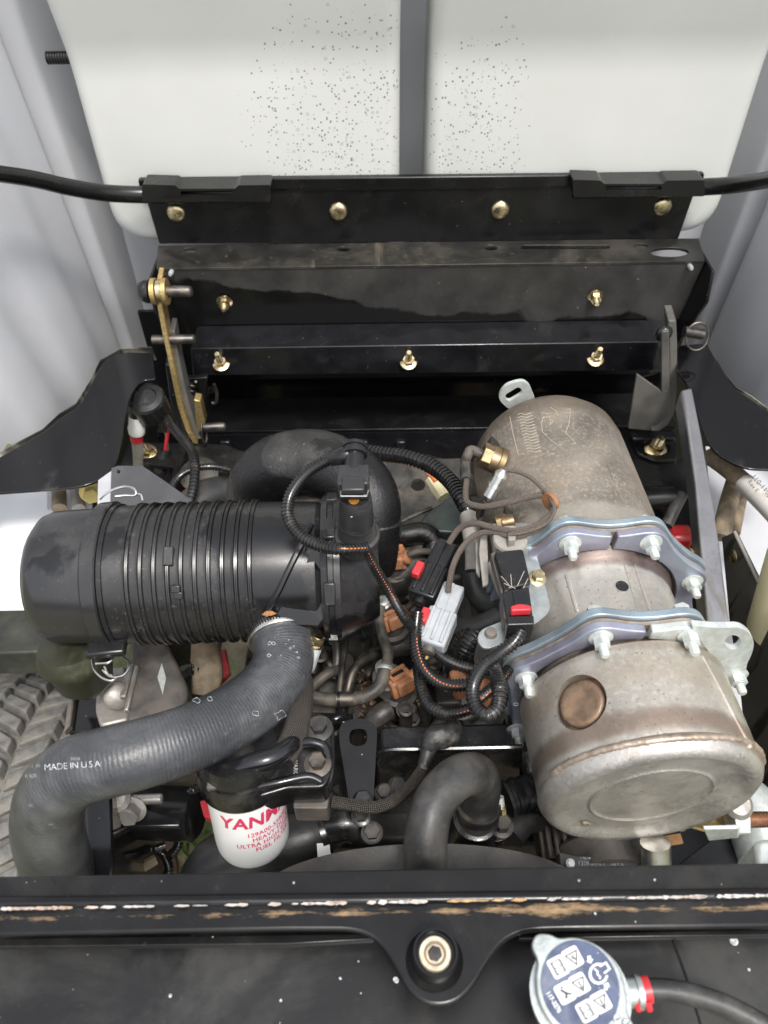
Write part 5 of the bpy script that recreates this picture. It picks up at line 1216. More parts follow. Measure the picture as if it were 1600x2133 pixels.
obj('neck', MB().lathe([(0, sz(13, vpt(283, 860))), (.04, sz(13, vpt(283, 860)))], vpt(281, 832), vpt(283, 868) - vpt(281, 832), 18), conn_black, VT)
PW = thing('wire_pair', 'red and white wire pair entering a black plug beside the hinge arm', 'wire', W(345, 950, z=-.25))
obj('wire', MB().tube([W(352, 893, y=.98), W(347, 918, y=.98), W(344, 940, y=.98)], .003, 8), red, PW)
obj('wire', MB().tube([W(345, 900, y=.985), W(348, 918, y=.985), W(349, 940, y=.985)], .0022, 8), grey_hose, PW)
obj('plug', MB().tube([W(345, 938, y=.98), W(340, 962, y=.97), W(334, 985, y=.96)], [.010, .012, .010], 10), conn_black, PW)
obj('plug', MB().tube([W(345, 852, y=.99), W(348, 875, y=.99), W(350, 897, y=.985)], [.008, .011, .009], 10), conn_black, PW)
obj('wire', MB().tube([W(331, 815, y=1.0), W(337, 832, y=1.0), W(342, 850, y=1.0)], .003, 8), rubber_smooth, PW)
LS = thing('left_stud_plate', 'black frame foot with one gold stud left of the engine', 'bracket', W(310, 960, z=-.32))
zq = W(306, 945, y=.98).z
obj('foot', plate(rp([(285, 920, 6), (470, 925), (560, 960), (480, 985), (300, 965, 10)]), .01, z=zq), blk_dusty, LS, bevel=.002)
p = W(307, 944, z=zq); bolt(LS, p, (0, -.3, 1), sz(14, p), gold, sz(20, p), name='stud')
MS = thing('spring_hardware', 'dull metal bracket and coil behind the gold hinge arm', 'bracket', W(420, 830, y=1.08))
obj('bracket', plate(rp([(385, 790), (432, 786), (428, 845, 4), (412, 860, 4), (396, 830)]), .012, y=1.07), blk_dusty, MS, bevel=.002)
obj('coil', MB().tube([W(400 + 8 * math.cos(k * .9), 795 + k * 1.6, y=1.06 + .012 * math.sin(k * .9)) for k in range(30)], .0022, 6), steel_dark, MS)
obj('hook', MB().tube([W(446, 800, y=1.08), W(452, 820, y=1.08), W(450, 838, y=1.08), W(442, 840, y=1.08)], .003, 8), steel_dark, MS)

SP = thing('body_side', 'bright pale side panel beyond the air cleaner at the left edge', 'panel', W(0, 1280, z=-.3), 'pale side panels')
obj('sheet', plate([(-160, 1020), (108, 1015), (190, 1030), (200, 1285), (-160, 1285)], .006, z=-.22), M('panel_pale', (.80, .81, .83), .5, var=.02, vs=8), SP)
obj('edge_strip', plate([(98, 1020), (112, 1020), (112, 1060), (98, 1060)], .01, z=-.215), hood_grey, SP)
o = obj('hydraulic_tube', MB().tube(path([(122, 1005, -.2), (124, 1060, -.2)]), .011, 12, smooth=False), tan_loom); tag(o, 'tan dusty tube end below the left wing plate', 'tube', 'tube ends under the left wing')
o = obj('hydraulic_tube', MB().tube(path([(160, 1005, -.2), (164, 1060, -.2)]), .010, 12, smooth=False), grey_hose); tag(o, 'grey dusty tube end below the left wing plate', 'tube', 'tube ends under the left wing')
o = obj('pipe_fitting', bolt_mb(W(190, 1025, z=-.18), (.3, -.9, .3), .012, 0, .014), yellow); tag(o, 'yellow hexagonal pipe fitting below the left wing plate', 'fitting')
FB = obj('frame_bar', MB().prism([W(a, b, z=-.17) for a, b in ((-120, 1272), (120, 1268), (150, 1345), (130, 1358), (-120, 1364))], (0, 0, -.05)), M('olive_black', (.03, .032, .026), .35, var=.3, vs=26, dust=((.09, .10, .065), .45, 14, .4), specks=((.5, .5, .42), 140, .1, .1, .8)), bevel=.003)
tag(FB, 'dark olive frame bar below the air cleaner end at the left edge', 'frame bar')

# tyre
TC = Vector((-.60, .46, -.63)); TR = .27
TY = thing('tyre', 'dusty chunky treaded tyre beside the engine bay on the left', 'tyre', TC)
obj('carcass', MB().lathe([(-.15, .16), (-.145, .22), (-.12, TR - .02), (-.08, TR - .006), (0, TR), (.08, TR - .006), (.12, TR - .02), (.145, .22), (.15, .16)], TC, (1, 0, 0), 120), tyre_m, TY, ang=60)
def lug_mesh(xc, wd, ln, sk, rr, h=.017):
    """one tread block, drawn at the top of the tyre, in the tyre's own coordinates"""
    V = []
    for r_, k in ((rr - .006, 1.08), (rr + h, .94)):
        for x, y in ((-.5, -.5), (.5, -.5), (.5, .5), (-.5, .5)):
            X = xc + x * wd * k; Yy = y * ln * k + sk * x * wd
            a = Yy / rr; V.append((X, math.sin(a) * r_, math.cos(a) * r_))
    me = bpy.data.meshes.new('lug'); me.from_pydata(V, [], [(3, 2, 1, 0), (4, 5, 6, 7), (0, 1, 5, 4), (1, 2, 6, 5), (2, 3, 7, 6), (3, 0, 4, 7)]); fixn(me); me.materials.append(tyre_m); return me
cols = [(-.10, .046, .022, .5, TR - .013), (-.050, .044, .021, -.55, TR - .004), (-.001, .046, .021, .55, TR - .003), (.050, .046, .021, -.55, TR - .005), (.100, .044, .023, .5, TR - .015), (.130, .018, .024, .2, TR - .036)]
for ci, cpar in enumerate(cols):
    me = lug_mesh(*cpar); nn_ = 50
    for k in range(nn_):
        a = 2 * math.pi * (k + .5 * (ci % 2)) / nn_
        dirz = math.cos(a)
        if dirz < .30: continue
        o = bpy.data.objects.new('tread_block', me); COL.objects.link(o); o.parent = TY; o.rotation_euler = (-a, 0, random.uniform(-.0, .0))
        b_ = o.modifiers.new('bevel', 'BEVEL'); b_.width = .0025; b_.segments = 2

# gearbox casting under the air cleaner
GB = thing('gearbox_casting', 'grey cast aluminium housing with a diamond label below the air cleaner', 'housing', W(290, 1500, z=-.35))
obj('case', MB().prism([W(a, b, z=-.14) for a, b in rp([(268, 1330, 20), (345, 1330, 20), (392, 1430, 20), (380, 1520, 10), (300, 1540), (262, 1520), (270, 1420, 20)])], (0, 0, -.14)), alu_dark, GB, bevel=.01, seg=3)
obj('cover', MB().prism([W(a, b, z=-.155) for a, b in rp([(200, 1420, 10), (216, 1392, 12), (262, 1385, 8), (268, 1500), (208, 1515, 10), (197, 1480, 10)])], (0, 0, -.1)), alu, GB, bevel=.006, seg=3)
obj('boss', MB().lathe([(-.03, .016), (0, .016), (.003, .012), (.0035, .002)], W(246, 1450, z=-.14), (.4, -.5, .7), 24), alu, GB, ang=40)
obj('fin', MB().box(W(268, 1425, z=-.145), (.008, .045, .02)), alu, GB, bevel=.002)
obj('fin', MB().box(W(278, 1440, z=-.145), (.006, .06, .02)), alu, GB, bevel=.002)
obj('flange_edge', plate([(148, 1412), (160, 1408), (146, 1510), (132, 1525)], .012, z=-.16), alu_dark, GB, bevel=.002)
obj('dark_side', plate([(166, 1410), (205, 1405), (205, 1525), (140, 1525)], .02, z=-.17), blk_wet, GB, bevel=.002)
obj('diamond_label', plate([(337, 1381), (346, 1412), (339, 1447), (328, 1410)], .0008, z=-.1385), zinc_white, GB)
HB = thing('valve_block', 'dull metal fitting block with hex nut below the intake hose', 'valve block', W(260, 1700, z=-.3))
obj('block', MB().prism([W(a, b, z=-.17) for a, b in rp([(190, 1670, 4), (240, 1655), (245, 1705, 6), (200, 1700, 6)])], (0, 0, -.05)), alu_dark, HB, bevel=.004)
obj('nut', MB().lathe([(0, .013), (.03, .015), (.034, .010)], W(258, 1668, z=-.18), (.05, -.3, .9), 14), alu, HB)
obj('plate', plate(rp([(240, 1655), (340, 1650, 8), (335, 1668, 6), (250, 1672)]), .01, z=-.16), alu, HB, bevel=.003)
obj('bolt', bolt_mb(W(275, 1685, z=-.17), (0, -.8, .5), .011, 0, .012), alu, HB)
SO = thing('solenoid', 'dark cylindrical solenoid beside the fitting block', 'solenoid', W(320, 1720, z=-.3))
obj('body', MB().lathe([(0, .028), (.008, .03), (.07, .03), (.075, .024)], W(285, 1690, z=-.23), (1, -.1, .1), 28), blk, SO, ang=40)
obj('cover', MB().box(W(318, 1700, z=-.205), (.07, .03, .012)), blk, SO, bevel=.003)
FRM = obj('frame_rail', MB().prism([W(a, b, z=-.13) for a, b in ((172, 1600), (232, 1600), (236, 1860), (186, 1860))], (0, 0, -.25)), blk_gloss, bevel=.003); tag(FRM, 'glossy black frame rail beside the vertical run of the intake hose', 'frame rail')
LP = thing('frame_bracket', 'rusty lower frame pieces deep below the conduits', 'frame', W(300, 1800, z=-.5))
obj('plate', plate([(236, 1690), (262, 1690), (270, 1860), (236, 1860)], .01, z=-.34), M('pale_metal', (.5, .47, .42), .5, .4, var=.3, vs=40, dust=((.4, .24, .14), .45, 20, .8), bump=.4, bs=200), LP, bevel=.001)
obj('rail', plate([(270, 1690), (300, 1690), (318, 1860), (282, 1860)], .02, z=-.36), alu, LP, bevel=.002)
obj('rail', plate([(300, 1700), (355, 1700), (375, 1860), (320, 1860)], .02, z=-.40), M('rusty', (.16, .10, .07), .7, .2, var=.5, vs=40, bump=.4, bs=200), LP, bevel=.002)
obj('ribbed_joint', MB().tube(path([(232, 1822, -.27), (262, 1818, -.27)]), .022, 20, rib=(.004, .06), smooth=True), blk, LP)
obj('strip', MB().tube(path([(270, 1822, -.28), (300, 1805, -.27), (325, 1790, -.27)]), .006, 8), tan_loom, LP)
HS = thing('hose_lower', 'wide dusty black hose lying below the white fuel filter', 'hose', W(480, 1830, z=-.25))
obj('hose', MB().tube(path([(425, 1850, -.2), (460, 1800, -.19), (530, 1775, -.19), (600, 1755, -.185), (660, 1735, -.18), (700, 1715, -.17), (730, 1710, -.17)]), [.03, .032, .032, .03, .025, .022, .02], 24), rubber_smooth, HS)
obj('cable_tie', MB().lathe([(-.004, .0265), (-.004, .0285), (.004, .0285), (.004, .0265)], W(672, 1732, z=-.178), Vector((1, .35, 0)), 24), conn_black, HS)
obj('elbow', MB().tube(path([(690, 1722, -.155), (720, 1712, -.15), (742, 1718, -.155)]), .019, 18), blk_cast, HS)
o = obj('paper_tag', plate([(660, 1757), (686, 1755), (690, 1788), (662, 1790)], .001, z=-.16), white_pl); tag(o, 'small white tag below the lower hose', 'tag')
o = obj('red_part', plate(rp([(416, 1668, 4), (446, 1662, 4), (440, 1706, 4), (424, 1700, 4)]), .01, z=-.13), red_dull, bevel=.002); tag(o, 'small red painted part peeking out beside the white filter', 'bracket')
RB = thing('red_bracket', 'bright red painted bracket with tan hose below the air cleaner', 'bracket', W(430, 1400, z=-.3))
obj('sheet', plate([(395, 1370), (470, 1350), (480, 1400), (430, 1450), (400, 1430)], .01, z=-.27), red_dull, RB, bevel=.002)
obj('hose', MB().tube(path([(425, 1330, -.2), (430, 1370, -.2), (432, 1410, -.21), (425, 1450, -.22)]), [.016, .02, .02, .016], 12), tan_loom, RB)
obj('hose', MB().tube(path([(390, 1400, -.22), (420, 1395, -.2), (450, 1405, -.22)]), .012, 12, rib=(.004, .15)), conduit_m, RB)
BP = obj('dark_gap_pan', MB().box((.06, .50, -.63), (.66, .95, .01)), M('gap_pan_dirt', (.03, .026, .022), .8, var=.5, vs=20, bump=.6, bs=120, dust=((.2, .14, .09), .5, 18, .7), dust2=((.09, .13, .03), .34, 14, .7))); tag(BP, 'added dark dirty sheet deep below the engine that keeps the gaps dark', 'pan')  # added sheet: gaps below the engine stay dark instead of showing grass

# ================================================================== right side
ST = thing('support_strut', 'glossy black box section strut sloping between exhaust filter and right panel', 'strut', W(1490, 1300, z=-.3))
zs = -.085
V = [W(a, b, z=zs) for a, b in ((1418, 812), (1442, 806), (1462, 905), (1480, 1010), (1500, 1135), (1522, 1310), (1474, 1318), (1448, 1010), (1434, 910))]
obj('top_face', MB().prism(V, (0, 0, -.035)), M('strut_sheen_grey', (.42, .42, .45), .28, .75, var=.1, vs=14, dust=((.06, .058, .056), .33, 9, .8), streak=((.30, .27, .22), 55, .6, .7, (1, .1, 1)), coat=.5), ST, bevel=.004, seg=3)  # light grey metal tone puts the sky sheen of black paint into the colour
p = W(1437, 1155, z=-.12); obj('rivet', MB().lathe([(0, .009), (.002, .008), (.003, .002)], p, (-1, -.2, .2), 16), gold_dull, ST)
RPN = thing('right_panel', 'black inner side panel with a gold rivet and water runs at the right edge', 'panel', W(1560, 1800, x=.47))
pn_ = plate([(1503, 1120), (1530, 1107), (1640, 1330), (1760, 1560), (1760, 1900), (1590, 1900), (1560, 1640), (1540, 1420), (1520, 1300)], .004, x=.455)
obj('sheet', pn_, M('panel_runs', (.10, .095, .085), .34, var=.2, vs=16, dust=((.20, .18, .15), .45, 9, .4), streak=((.01, .01, .01), 40, .58, .9, (1, 1, .12))), RPN, bevel=.001)
obj('rim', MB().tube([W(1530, 1108, x=.452), W(1580, 1212, x=.452), W(1640, 1332, x=.452)], .0022, 8, smooth=False), grey_hose, RPN)
p = W(1527, 1160, x=.4545); obj('rivet', MB().lathe([(0, .010), (.002, .0085), (.003, .002)], p, (-1, 0, .1), 18), gold, RPN, ang=80)
SR = thing('body_side', 'pale grey side panel beyond the engine bay at the right edge', 'panel', W(1580, 1300, x=.6), 'pale side panels')
obj('sheet', plate([(1470, 930), (1800, 930), (1800, 1600), (1520, 1500)], .006, z=-.29), hood_grey, SR)
o = obj('coolant_bottle', MB().lathe([(0, .03), (.01, .05), (.12, .055), (.15, .04), (.16, .02)], W(1640, 1330, x=.50), (0, .2, 1), 28), cream); tag(o, 'cream plastic bottle at the right edge behind the inner panel', 'bottle')
LHs = thing('labelled_hose', 'pale hose with a printed part number slanting below the right wing plate', 'hose', W(1560, 1020, z=-.15))
hpts = path([(1478, 950, -.16), (1510, 972, -.15), (1550, 1005, -.145), (1600, 1055, -.14), (1650, 1110, -.14)])
obj('hose', MB().tube(hpts, .0135, 20), tan_loom, LHs)
obj('label_sleeve', MB().tube(hpts[2:5], .0142, 20), M('label_sleeve', (.58, .56, .52), .5, var=.1, vs=40, dust=((.4, .34, .26), .4, 20, .5)), LHs)
fl_ = on_tube(catm(hpts), .0145)
for body, a, b, h in (('110-1103', 1564, 993, 13), ('Rev E', 1556, 1004, 11)):
    c_, s__ = math.cos(.86), math.sin(.86)
    text('label_print', body, h * 1.2, lambda x, y: fl_(a + x * c_ + y * s__, b + x * s__ - y * c_), print_dark, LHs, spacing=1.0)
o = simple_tube('tan_hose', 'dirty tan corrugated hose running down behind the strut on the right', 'hose', [(1532, 1000, -.22), (1520, 1040, -.22), (1510, 1080, -.22), (1502, 1120, -.23)], .014, tan_loom, 16, group='tan hoses')
o = simple_tube('tan_hose', 'second tan hose beside the corrugated one behind the strut', 'hose', [(1552, 1000, -.23), (1540, 1050, -.23), (1528, 1110, -.24)], .010, tan_loom, 14, group='tan hoses')
o = simple_tube('frame_link', 'dark dirty link rod left of the strut', 'link', [(1420, 1030, -.24), (1402, 1065, -.25), (1388, 1095, -.26)], .010, rubber_smooth, 10)
o = obj('red_tank', MB().box(W(1412, 1122, z=-.32), (.04, .035, .04)), red_dull, bevel=.008); tag(o, 'red painted part glimpsed between strut and exhaust filter', 'tank')
o = obj('cross_tube', MB().tube(path([(1330, 1040, -.25), (1400, 1036, -.25)]), .02, 12, smooth=False), blk_dusty); tag(o, 'black tube crossing low behind the exhaust filter', 'tube')
o = obj('dark_gap_wall', MB().box((.40, .80, -.55), (.012, .55, .30)), blk_dusty); tag(o, 'added black sheet right of the engine that keeps the gap dark', 'fender wall')  # added wall, fills the right-hand gap with dark
o = obj('dark_gap_wall', MB().box((-.34, .86, -.45), (.012, .45, .45)), blk_dusty); tag(o, 'added black sheet left of the engine behind the air cleaner that keeps the gap dark', 'fender wall')  # added on the left too, so that opening stays dark

o = obj('dark_gap_floor', MB().box((.50, .84, -.44), (.24, .62, .008)), blk_dusty); tag(o, 'added black sheet darkening the gap between exhaust filter and right body side', 'floor sheet')  # added sheet, its black hides the bright ground and stands for deep shade
o = obj('dark_gap_floor', MB().box((-.42, .98, -.42), (.22, .44, .008)), blk_dusty); tag(o, 'added black sheet darkening the gap below the left wing plate', 'floor sheet')  # same added dark sheet for the left-hand gap
# exhaust outlet hardware lower right
EB = thing('outlet_bracket', 'zinc angle bracket with a coppery threaded bolt below the exhaust filter', 'bracket', W(1500, 1740, z=-.12))
obj('foot', plate([(1466, 1728), (1540, 1726), (1536, 1746), (1476, 1752)], .004, y=.262), zinc_white, EB, bevel=.001)
obj('shelf', plate([(1440, 1722), (1520, 1690), (1542, 1722), (1468, 1730)], .004, z=-.10), gold_dull, EB, bevel=.001)
obj('lug', MB().lathe([(0, .012), (.02, .014), (.024, .01)], W(1520, 1680, z=-.085), (0, -.3, 1), 20), alu, EB)
pb0 = W(1528, 1708, z=-.085)
m_ = MB(); bx = Vector((1, -.02, .06)).normalized()
m_.lathe([(-.004, .016), (0, .016), (.001, .011)], pb0, bx, 24); m_.hexa(pb0, bx, .0145, .011)
obj('nut', m_, zinc_white, EB, bevel=.0008)
pr = [(0, .0072)]; u_ = .01
while u_ < .034: pr += [(u_, .0075), (u_ + .0011, .0064)]; u_ += .0022
obj('thread', MB().lathe(pr + [(u_, .006), (u_ + .001, .001)], pb0, bx, 20), M('copper_thread', (.55, .33, .23), .35, .9, var=.2, vs=120), EB, ang=30)
o = obj('pale_casting', MB().tube(path([(1530, 1640, -.16), (1565, 1680, -.155), (1590, 1740, -.16), (1600, 1800, -.17)]), [.02, .028, .032, .03], 16), zinc_white); tag(o, 'pale curved casting behind the coppery bolt', 'casting')
o = obj('corner_block', MB().prism([W(a, b, z=-.02) for a, b in rp([(1572, 1750, 14), (1625, 1742), (1625, 1815), (1580, 1815)])], (0, 0, -.05)), zinc_white, bevel=.004); tag(o, 'grey corner block touching the front beam at the right edge', 'block')
o = obj('black_tray', plate([(1400, 1810), (1500, 1735), (1620, 1700), (1620, 1860), (1380, 1860)], .006, z=-.17), blk_dusty, bevel=.001); tag(o, 'matte black tray below the outlet bracket', 'tray')
o = obj('dark_gap_cover', MB().box((.36, .22, -.30), (.36, .30, .006)), blk_dusty); tag(o, 'added dark cover over the gaps below the alternator and outlet bracket', 'tray')  # added cover that turns the ground slits at lower right dark
o = obj('rust_plate', plate([(1372, 1742), (1418, 1735), (1424, 1756), (1378, 1762)], .004, z=-.2), M('rust_orange', (.55, .30, .12), .7, var=.3, vs=60, bump=.4, bs=300), bevel=.0008); tag(o, 'small rusty orange plate below the exhaust filter', 'plate')
o = obj('outlet_stub', MB().lathe([(0, .014), (.03, .014), (.031, .017), (.036, .017), (.037, .013), (.06, .012)], W(1365, 1755, z=-.1), (.1, -.55, -.8), 22), steel, ); tag(o, 'bright metal outlet stub below the exhaust filter', 'pipe')

# alternator and belt
AL = thing('alternator', 'dark finned alternator partly hidden below the exhaust filter', 'alternator', W(1230, 1790, z=-.26))
ac = W(1235, 1750, z=-.20)
obj('case', MB().lathe([(-.02, .045), (-.015, .062), (.05, .064), (.07, .055)], ac, (0, 1, 0), 40), alu_dark, AL, ang=40)
for k in range(16):
    a = R(20 + k * 9); u = Vector((math.cos(a), 0, math.sin(a)))
    obj('fin', MB().box(ac + u * .058 + Vector((0, -.006, 0)), (.004, .05, .022), basis(u, (0, 1, 0)) @ Matrix.Rotation(math.pi / 2, 3, 'X') if False else Matrix.Rotation(-a + math.pi / 2, 3, 'Y')), alu_dark, AL, bevel=.001)
obj('bolt', bolt_mb(W(1188, 1798, z=-.12), (0, -.3, 1), .003), zinc_white, AL)
BT = thing('drive_belt', 'black drive belt with upside down printed numbers at the front beam', 'belt', W(1250, 1800, z=-.14))
bp_ = [W(a, b, z=-.125) for a, b in ((1165, 1776), (1200, 1784), (1250, 1787), (1310, 1786), (1345, 1782))]
V = []; F = []
for p in bp_: V += [p, p + Vector((0, -.03, -.004)), p + Vector((0, -.03, -.012)), p + Vector((0, 0, -.01))]
for i in range(len(bp_) - 1):
    for k in range(4): F.append((i * 4 + k, i * 4 + (k + 1) % 4, i * 4 + 4 + (k + 1) % 4, i * 4 + 4 + k))
obj('belt', MB().add(V, F), rubber_smooth, BT)
text('belt_print', '3380  13X940Li', 14, lambda x, y: W(1300 - x, 1793 + y, z=-.1255), print_white, BT, spacing=1.05, offset=-.1)
text('belt_print', '3380  13X940Li', 8, lambda x, y: W(1296 - x * 1.6, 1785 + y, z=-.1248), print_white, BT, spacing=1.05)
obj('pulley', MB().lathe([(0, .05), (.004, .052), (.012, .048), (.03, .05)], W(1255, 1775, z=-.17) , (0, -1, .1), 40), alu_dark, BT)
o = simple_tube('radiator_hose', 'black ribbed hose joint between coolant hose and exhaust filter', 'hose', [(1055, 1665, -.14), (1085, 1655, -.14), (1115, 1655, -.145), (1150, 1670, -.15)], .019, rubber_smooth, 20, (.009, .08))
o = simple_tube('lower_hose', 'black hose crossing low in front of the alternator', 'hose', [(1060, 1740, -.17), (1090, 1705, -.17), (1130, 1700, -.17), (1170, 1720, -.18)], .017, rubber_smooth, 16)

# fan shroud
FS = thing('fan_shroud', 'grainy dark plastic fan shroud arching behind the front beam', 'fan shroud', (.04, .23, -.3))
fsc = Vector((W(885, 1760, z=-.05).x, 0, -.05 - .17))
yb_ = W(885, 1757, z=-.05).y
obj('ring', MB().lathe([(0, .166), (0, .17), (.12, .17), (.12, .166)], Vector((fsc.x, yb_ - .12, fsc.z)), (0, 1, 0), 96), shroud_m, FS, ang=40)

# ================================================================== front beam and radiator
FBM = thing('front_beam', 'black steel front beam with scraped edge and a round mounting boss', 'beam', W(850, 1900, z=.0))
zt = .05
edge = [(-60, 1826), (1660, 1796), (1660, 1862), (-60, 1880)]
obj('rear_flange', plate(edge, .004, z=zt), blk_dusty, FBM, bevel=.0015)
obj('rear_face', MB().box((W(800, 1812, z=zt).x, W(800, 1812, z=zt).y - .004, zt - .03), (1.2, .004, .055)), blk, FBM)
lower = rp([(-60, 1884), (1660, 1864), (1660, 1930), (1180, 1937, 40), (1095, 1940, 40), (1050, 1960, 40), (1020, 2000, 40), (985, 2060, 40), (945, 2095, 40), (890, 2098, 40), (850, 2065, 40), (822, 2010, 30), (790, 1960, 40), (740, 1938, 40), (600, 1938), (-60, 1950)], 8)
def beam_mat():
    """black paint with sandy rust smeared in a ragged band beside the fold"""
    m = M('beam_paint', (.0085, .0085, .009), .26, var=.3, vs=26, bump=.15, bs=700, bd=.0004, dust=(TAN, .38, 8, .14), specks=((.45, .42, .38), 170, .10, .12, .9), spec=.4)
    t = m.node_tree; N, L = t.nodes, t.links; b = N['Principled BSDF']
    tc = N.new('ShaderNodeTexCoord'); s = N.new('ShaderNodeSeparateXYZ'); L.new(tc.outputs['Object'], s.inputs[0])
    def nz(sc, sx, det=6):
        mp = N.new('ShaderNodeMapping'); mp.inputs['Scale'].default_value = (sx, 1, 1); L.new(tc.outputs['Object'], mp.inputs[0])
        n = N.new('ShaderNodeTexNoise'); n.inputs['Scale'].default_value = sc; n.inputs['Detail'].default_value = det; n.inputs['Roughness'].default_value = .7; L.new(mp.outputs[0], n.inputs['Vector']); return n.outputs['Fac']
    def mt(op, x, y):
        n = N.new('ShaderNodeMath'); n.operation = op
        for k, v in enumerate((x, y)):
            if hasattr(v, 'links'): L.new(v, n.inputs[k])
            else: n.inputs[k].default_value = v
        return n.outputs[0]
    yc = W(850, 1905, z=zt).y - FBM.location.y
    dist = mt('ABSOLUTE', mt('SUBTRACT', s.outputs[1], yc), 0)
    band = mt('SUBTRACT', 1.0, mt('DIVIDE', dist, .011))
    f = mt('ADD', mt('MULTIPLY', band, .32), mt('ADD', mt('MULTIPLY', nz(9, .45, 3), 1.1), mt('MULTIPLY', nz(160, .25), .5)))
    r = N.new('ShaderNodeMapRange'); r.inputs[1].default_value = 1.06; r.inputs[2].default_value = 1.18; L.new(f, r.inputs[0])
    mx = N.new('ShaderNodeMix'); mx.data_type = 'RGBA'; L.new(r.outputs[0], mx.inputs[0]); L.new(b.inputs['Base Color'].links[0].from_socket, mx.inputs[6]); mx.inputs[7].default_value = (.36, .24, .13, 1)
    L.new(mx.outputs[2], b.inputs['Base Color']); return m
obj('front_flange', plate(lower, .005, z=zt + .006), beam_mat(), FBM, bevel=.0025, seg=3)
obj('fold_ridge', MB().tube(path([(-60, 1883, zt + .004), (300, 1879, zt + .004), (800, 1873, zt + .004), (1300, 1868, zt + .004), (1660, 1863, zt + .004)]), .0045, 10), blk, FBM)
random.seed(21)
# bare metal scrapes along the fold: small raised flakes
mb = MB(); mr = MB()
def scrape(mb_, x0, x1, yf, hmin, hmax, dens=1.0):
    x = x0
    while x < x1:
        l = random.uniform(12, 34); h = random.uniform(hmin, hmax); y = yf(x)
        if random.random() < dens:
            P = [W(x, y + h * .2, z=zt + .0105), W(x + l * .3, y - h * .5, z=zt + .0105), W(x + l, y - h * .35, z=zt + .0105), W(x + l * 1.05, y + h * .1, z=zt + .0105), W(x + l * .6, y + h * .5, z=zt + .0105)]
            mb_.prism(P, (0, 0, -.0006))
        x += l * random.uniform(.55, .9)
yl_ = lambda x: 1893 - (x / 1600) * 28
scrape(mb, 0, 135, yl_, 6, 9); scrape(mb, 150, 370, yl_, 3, 7, .7); scrape(mb, 400, 450, yl_, 2, 3, .4); scrape(mb, 455, 640, yl_, 4, 9, .55); scrape(mb, 640, 870, yl_, 5, 11, .72); scrape(mb, 860, 900, yl_, 3, 6, .6)
scrape(mb, 1140, 1235, yl_, 4, 8, .7); scrape(mb, 1305, 1330, yl_, 4, 6); scrape(mb, 1330, 1440, yl_, 4, 8, .55); scrape(mb, 1440, 1600, yl_, 5, 10, .72); scrape(mr, 930, 1065, yl_, 4, 8, .8)
sc_ = obj('bare_scrapes', mb, scrape_m, FBM); sc_['kind'] = 'stuff'
y2 = lambda x: 1913 - (x / 1600) * 14
sc2 = obj('rust_scrapes', mr, rustline_m, FBM); sc2['kind'] = 'stuff'
boss = W(905, 2000, z=zt + .006); bu = sz(1, boss)
obj('boss', MB().lathe([(0, 60 * bu), (.003, 58 * bu), (.006, 50 * bu), (.010, 48 * bu), (.020, 47 * bu), (.022, 45 * bu), (.022, 40 * bu), (.018, 38 * bu), (.018, 2 * bu)], boss, (0, 0, 1), 56), blk, FBM, ang=40)
bt = W(906, 1987, z=zt + .0265)
obj('washer', MB().lathe([(-.002, 33 * bu), (.0, 33 * bu), (.0015, 31 * bu), (.0015, 23 * bu), (.0, 22 * bu)], bt, (0, -.03, 1), 40), M('worn_washer', (.62, .55, .42), .42, .6, var=.25, vs=120, dust=((.40, .26, .13), .45, 60, .6)), FBM, ang=30)
obj('bush', MB().lathe([(-.006, 24 * bu), (.0, 24 * bu), (.0005, 18 * bu), (-.003, 16 * bu)], bt, (0, -.03, 1), 36), tan_loom, FBM, ang=30)
obj('bolt', MB().hexa(bt - Vector((0, 0, .004)), (0, 0, 1), 15 * bu, .006), steel_dark, FBM, bevel=.0006)

RT = thing('radiator', 'grainy black radiator top panel with filler cap at the bottom edge', 'radiator', W(800, 2133, z=-.01))
obj('top_panel', plate([(-80, 1905), (1680, 1880), (1680, 2300), (-80, 2300)], .01, z=.012), M('panel_grain', (.010, .010, .0105), .28, var=.2, vs=20, bump=.22, bs=900, bd=.0005, dust=((.09, .09, .08), .44, 7, .3), dust2=((.25, .24, .21), .25, 140, .4), specks=((.45, .46, .44), 110, .07, .05, .9), specks2=((.40, .41, .37), 210, .1, .08, .8)), RT)
obj('trim_strip', plate([(-80, 1955), (600, 1946), (780, 1944), (780, 1958), (600, 1968), (-80, 1974)], .008, z=.032), blk_dusty, RT, bevel=.001)
obj('trim_strip', plate([(1080, 1945), (1680, 1934), (1680, 1948), (1080, 1957)], .008, z=.032), blk_dusty, RT, bevel=.001)
random.seed(9)
for (a, b, r_) in ((355, 2074, 4), (585, 2084, 3), (709, 2038, 3), (612, 1839, 2.5), (825, 2041, 7), (1206, 1834, 2.5), (1364, 1833, 2.5), (1240, 1903, 3), (1529, 1960, 9), (1560, 2020, 3), (752, 2069, 2)):
    if not r_: continue
    zz = .0122 if b > 1945 else zt + .0062
    if b < 1870: zz = zt + .0003
    p = W(a, b, z=zz); mb = MB(); r0 = sz(r_, p)
    mb.lathe([(0, r0), (.0004, r0 * .9), (.0004, r0 * .55), (.0001, r0 * .5)], p, (0, 0, 1), 9, sx=random.uniform(.8, 1.2))
    obj('paint_spot', mb, print_white, RT if b > 1945 else FBM)
obj('panel_seam', MB().tube(path([(1397, 1945, .0125), (1432, 2040, .0125), (1462, 2140, .0125)]), .0009, 6, smooth=False), conn_black, RT)
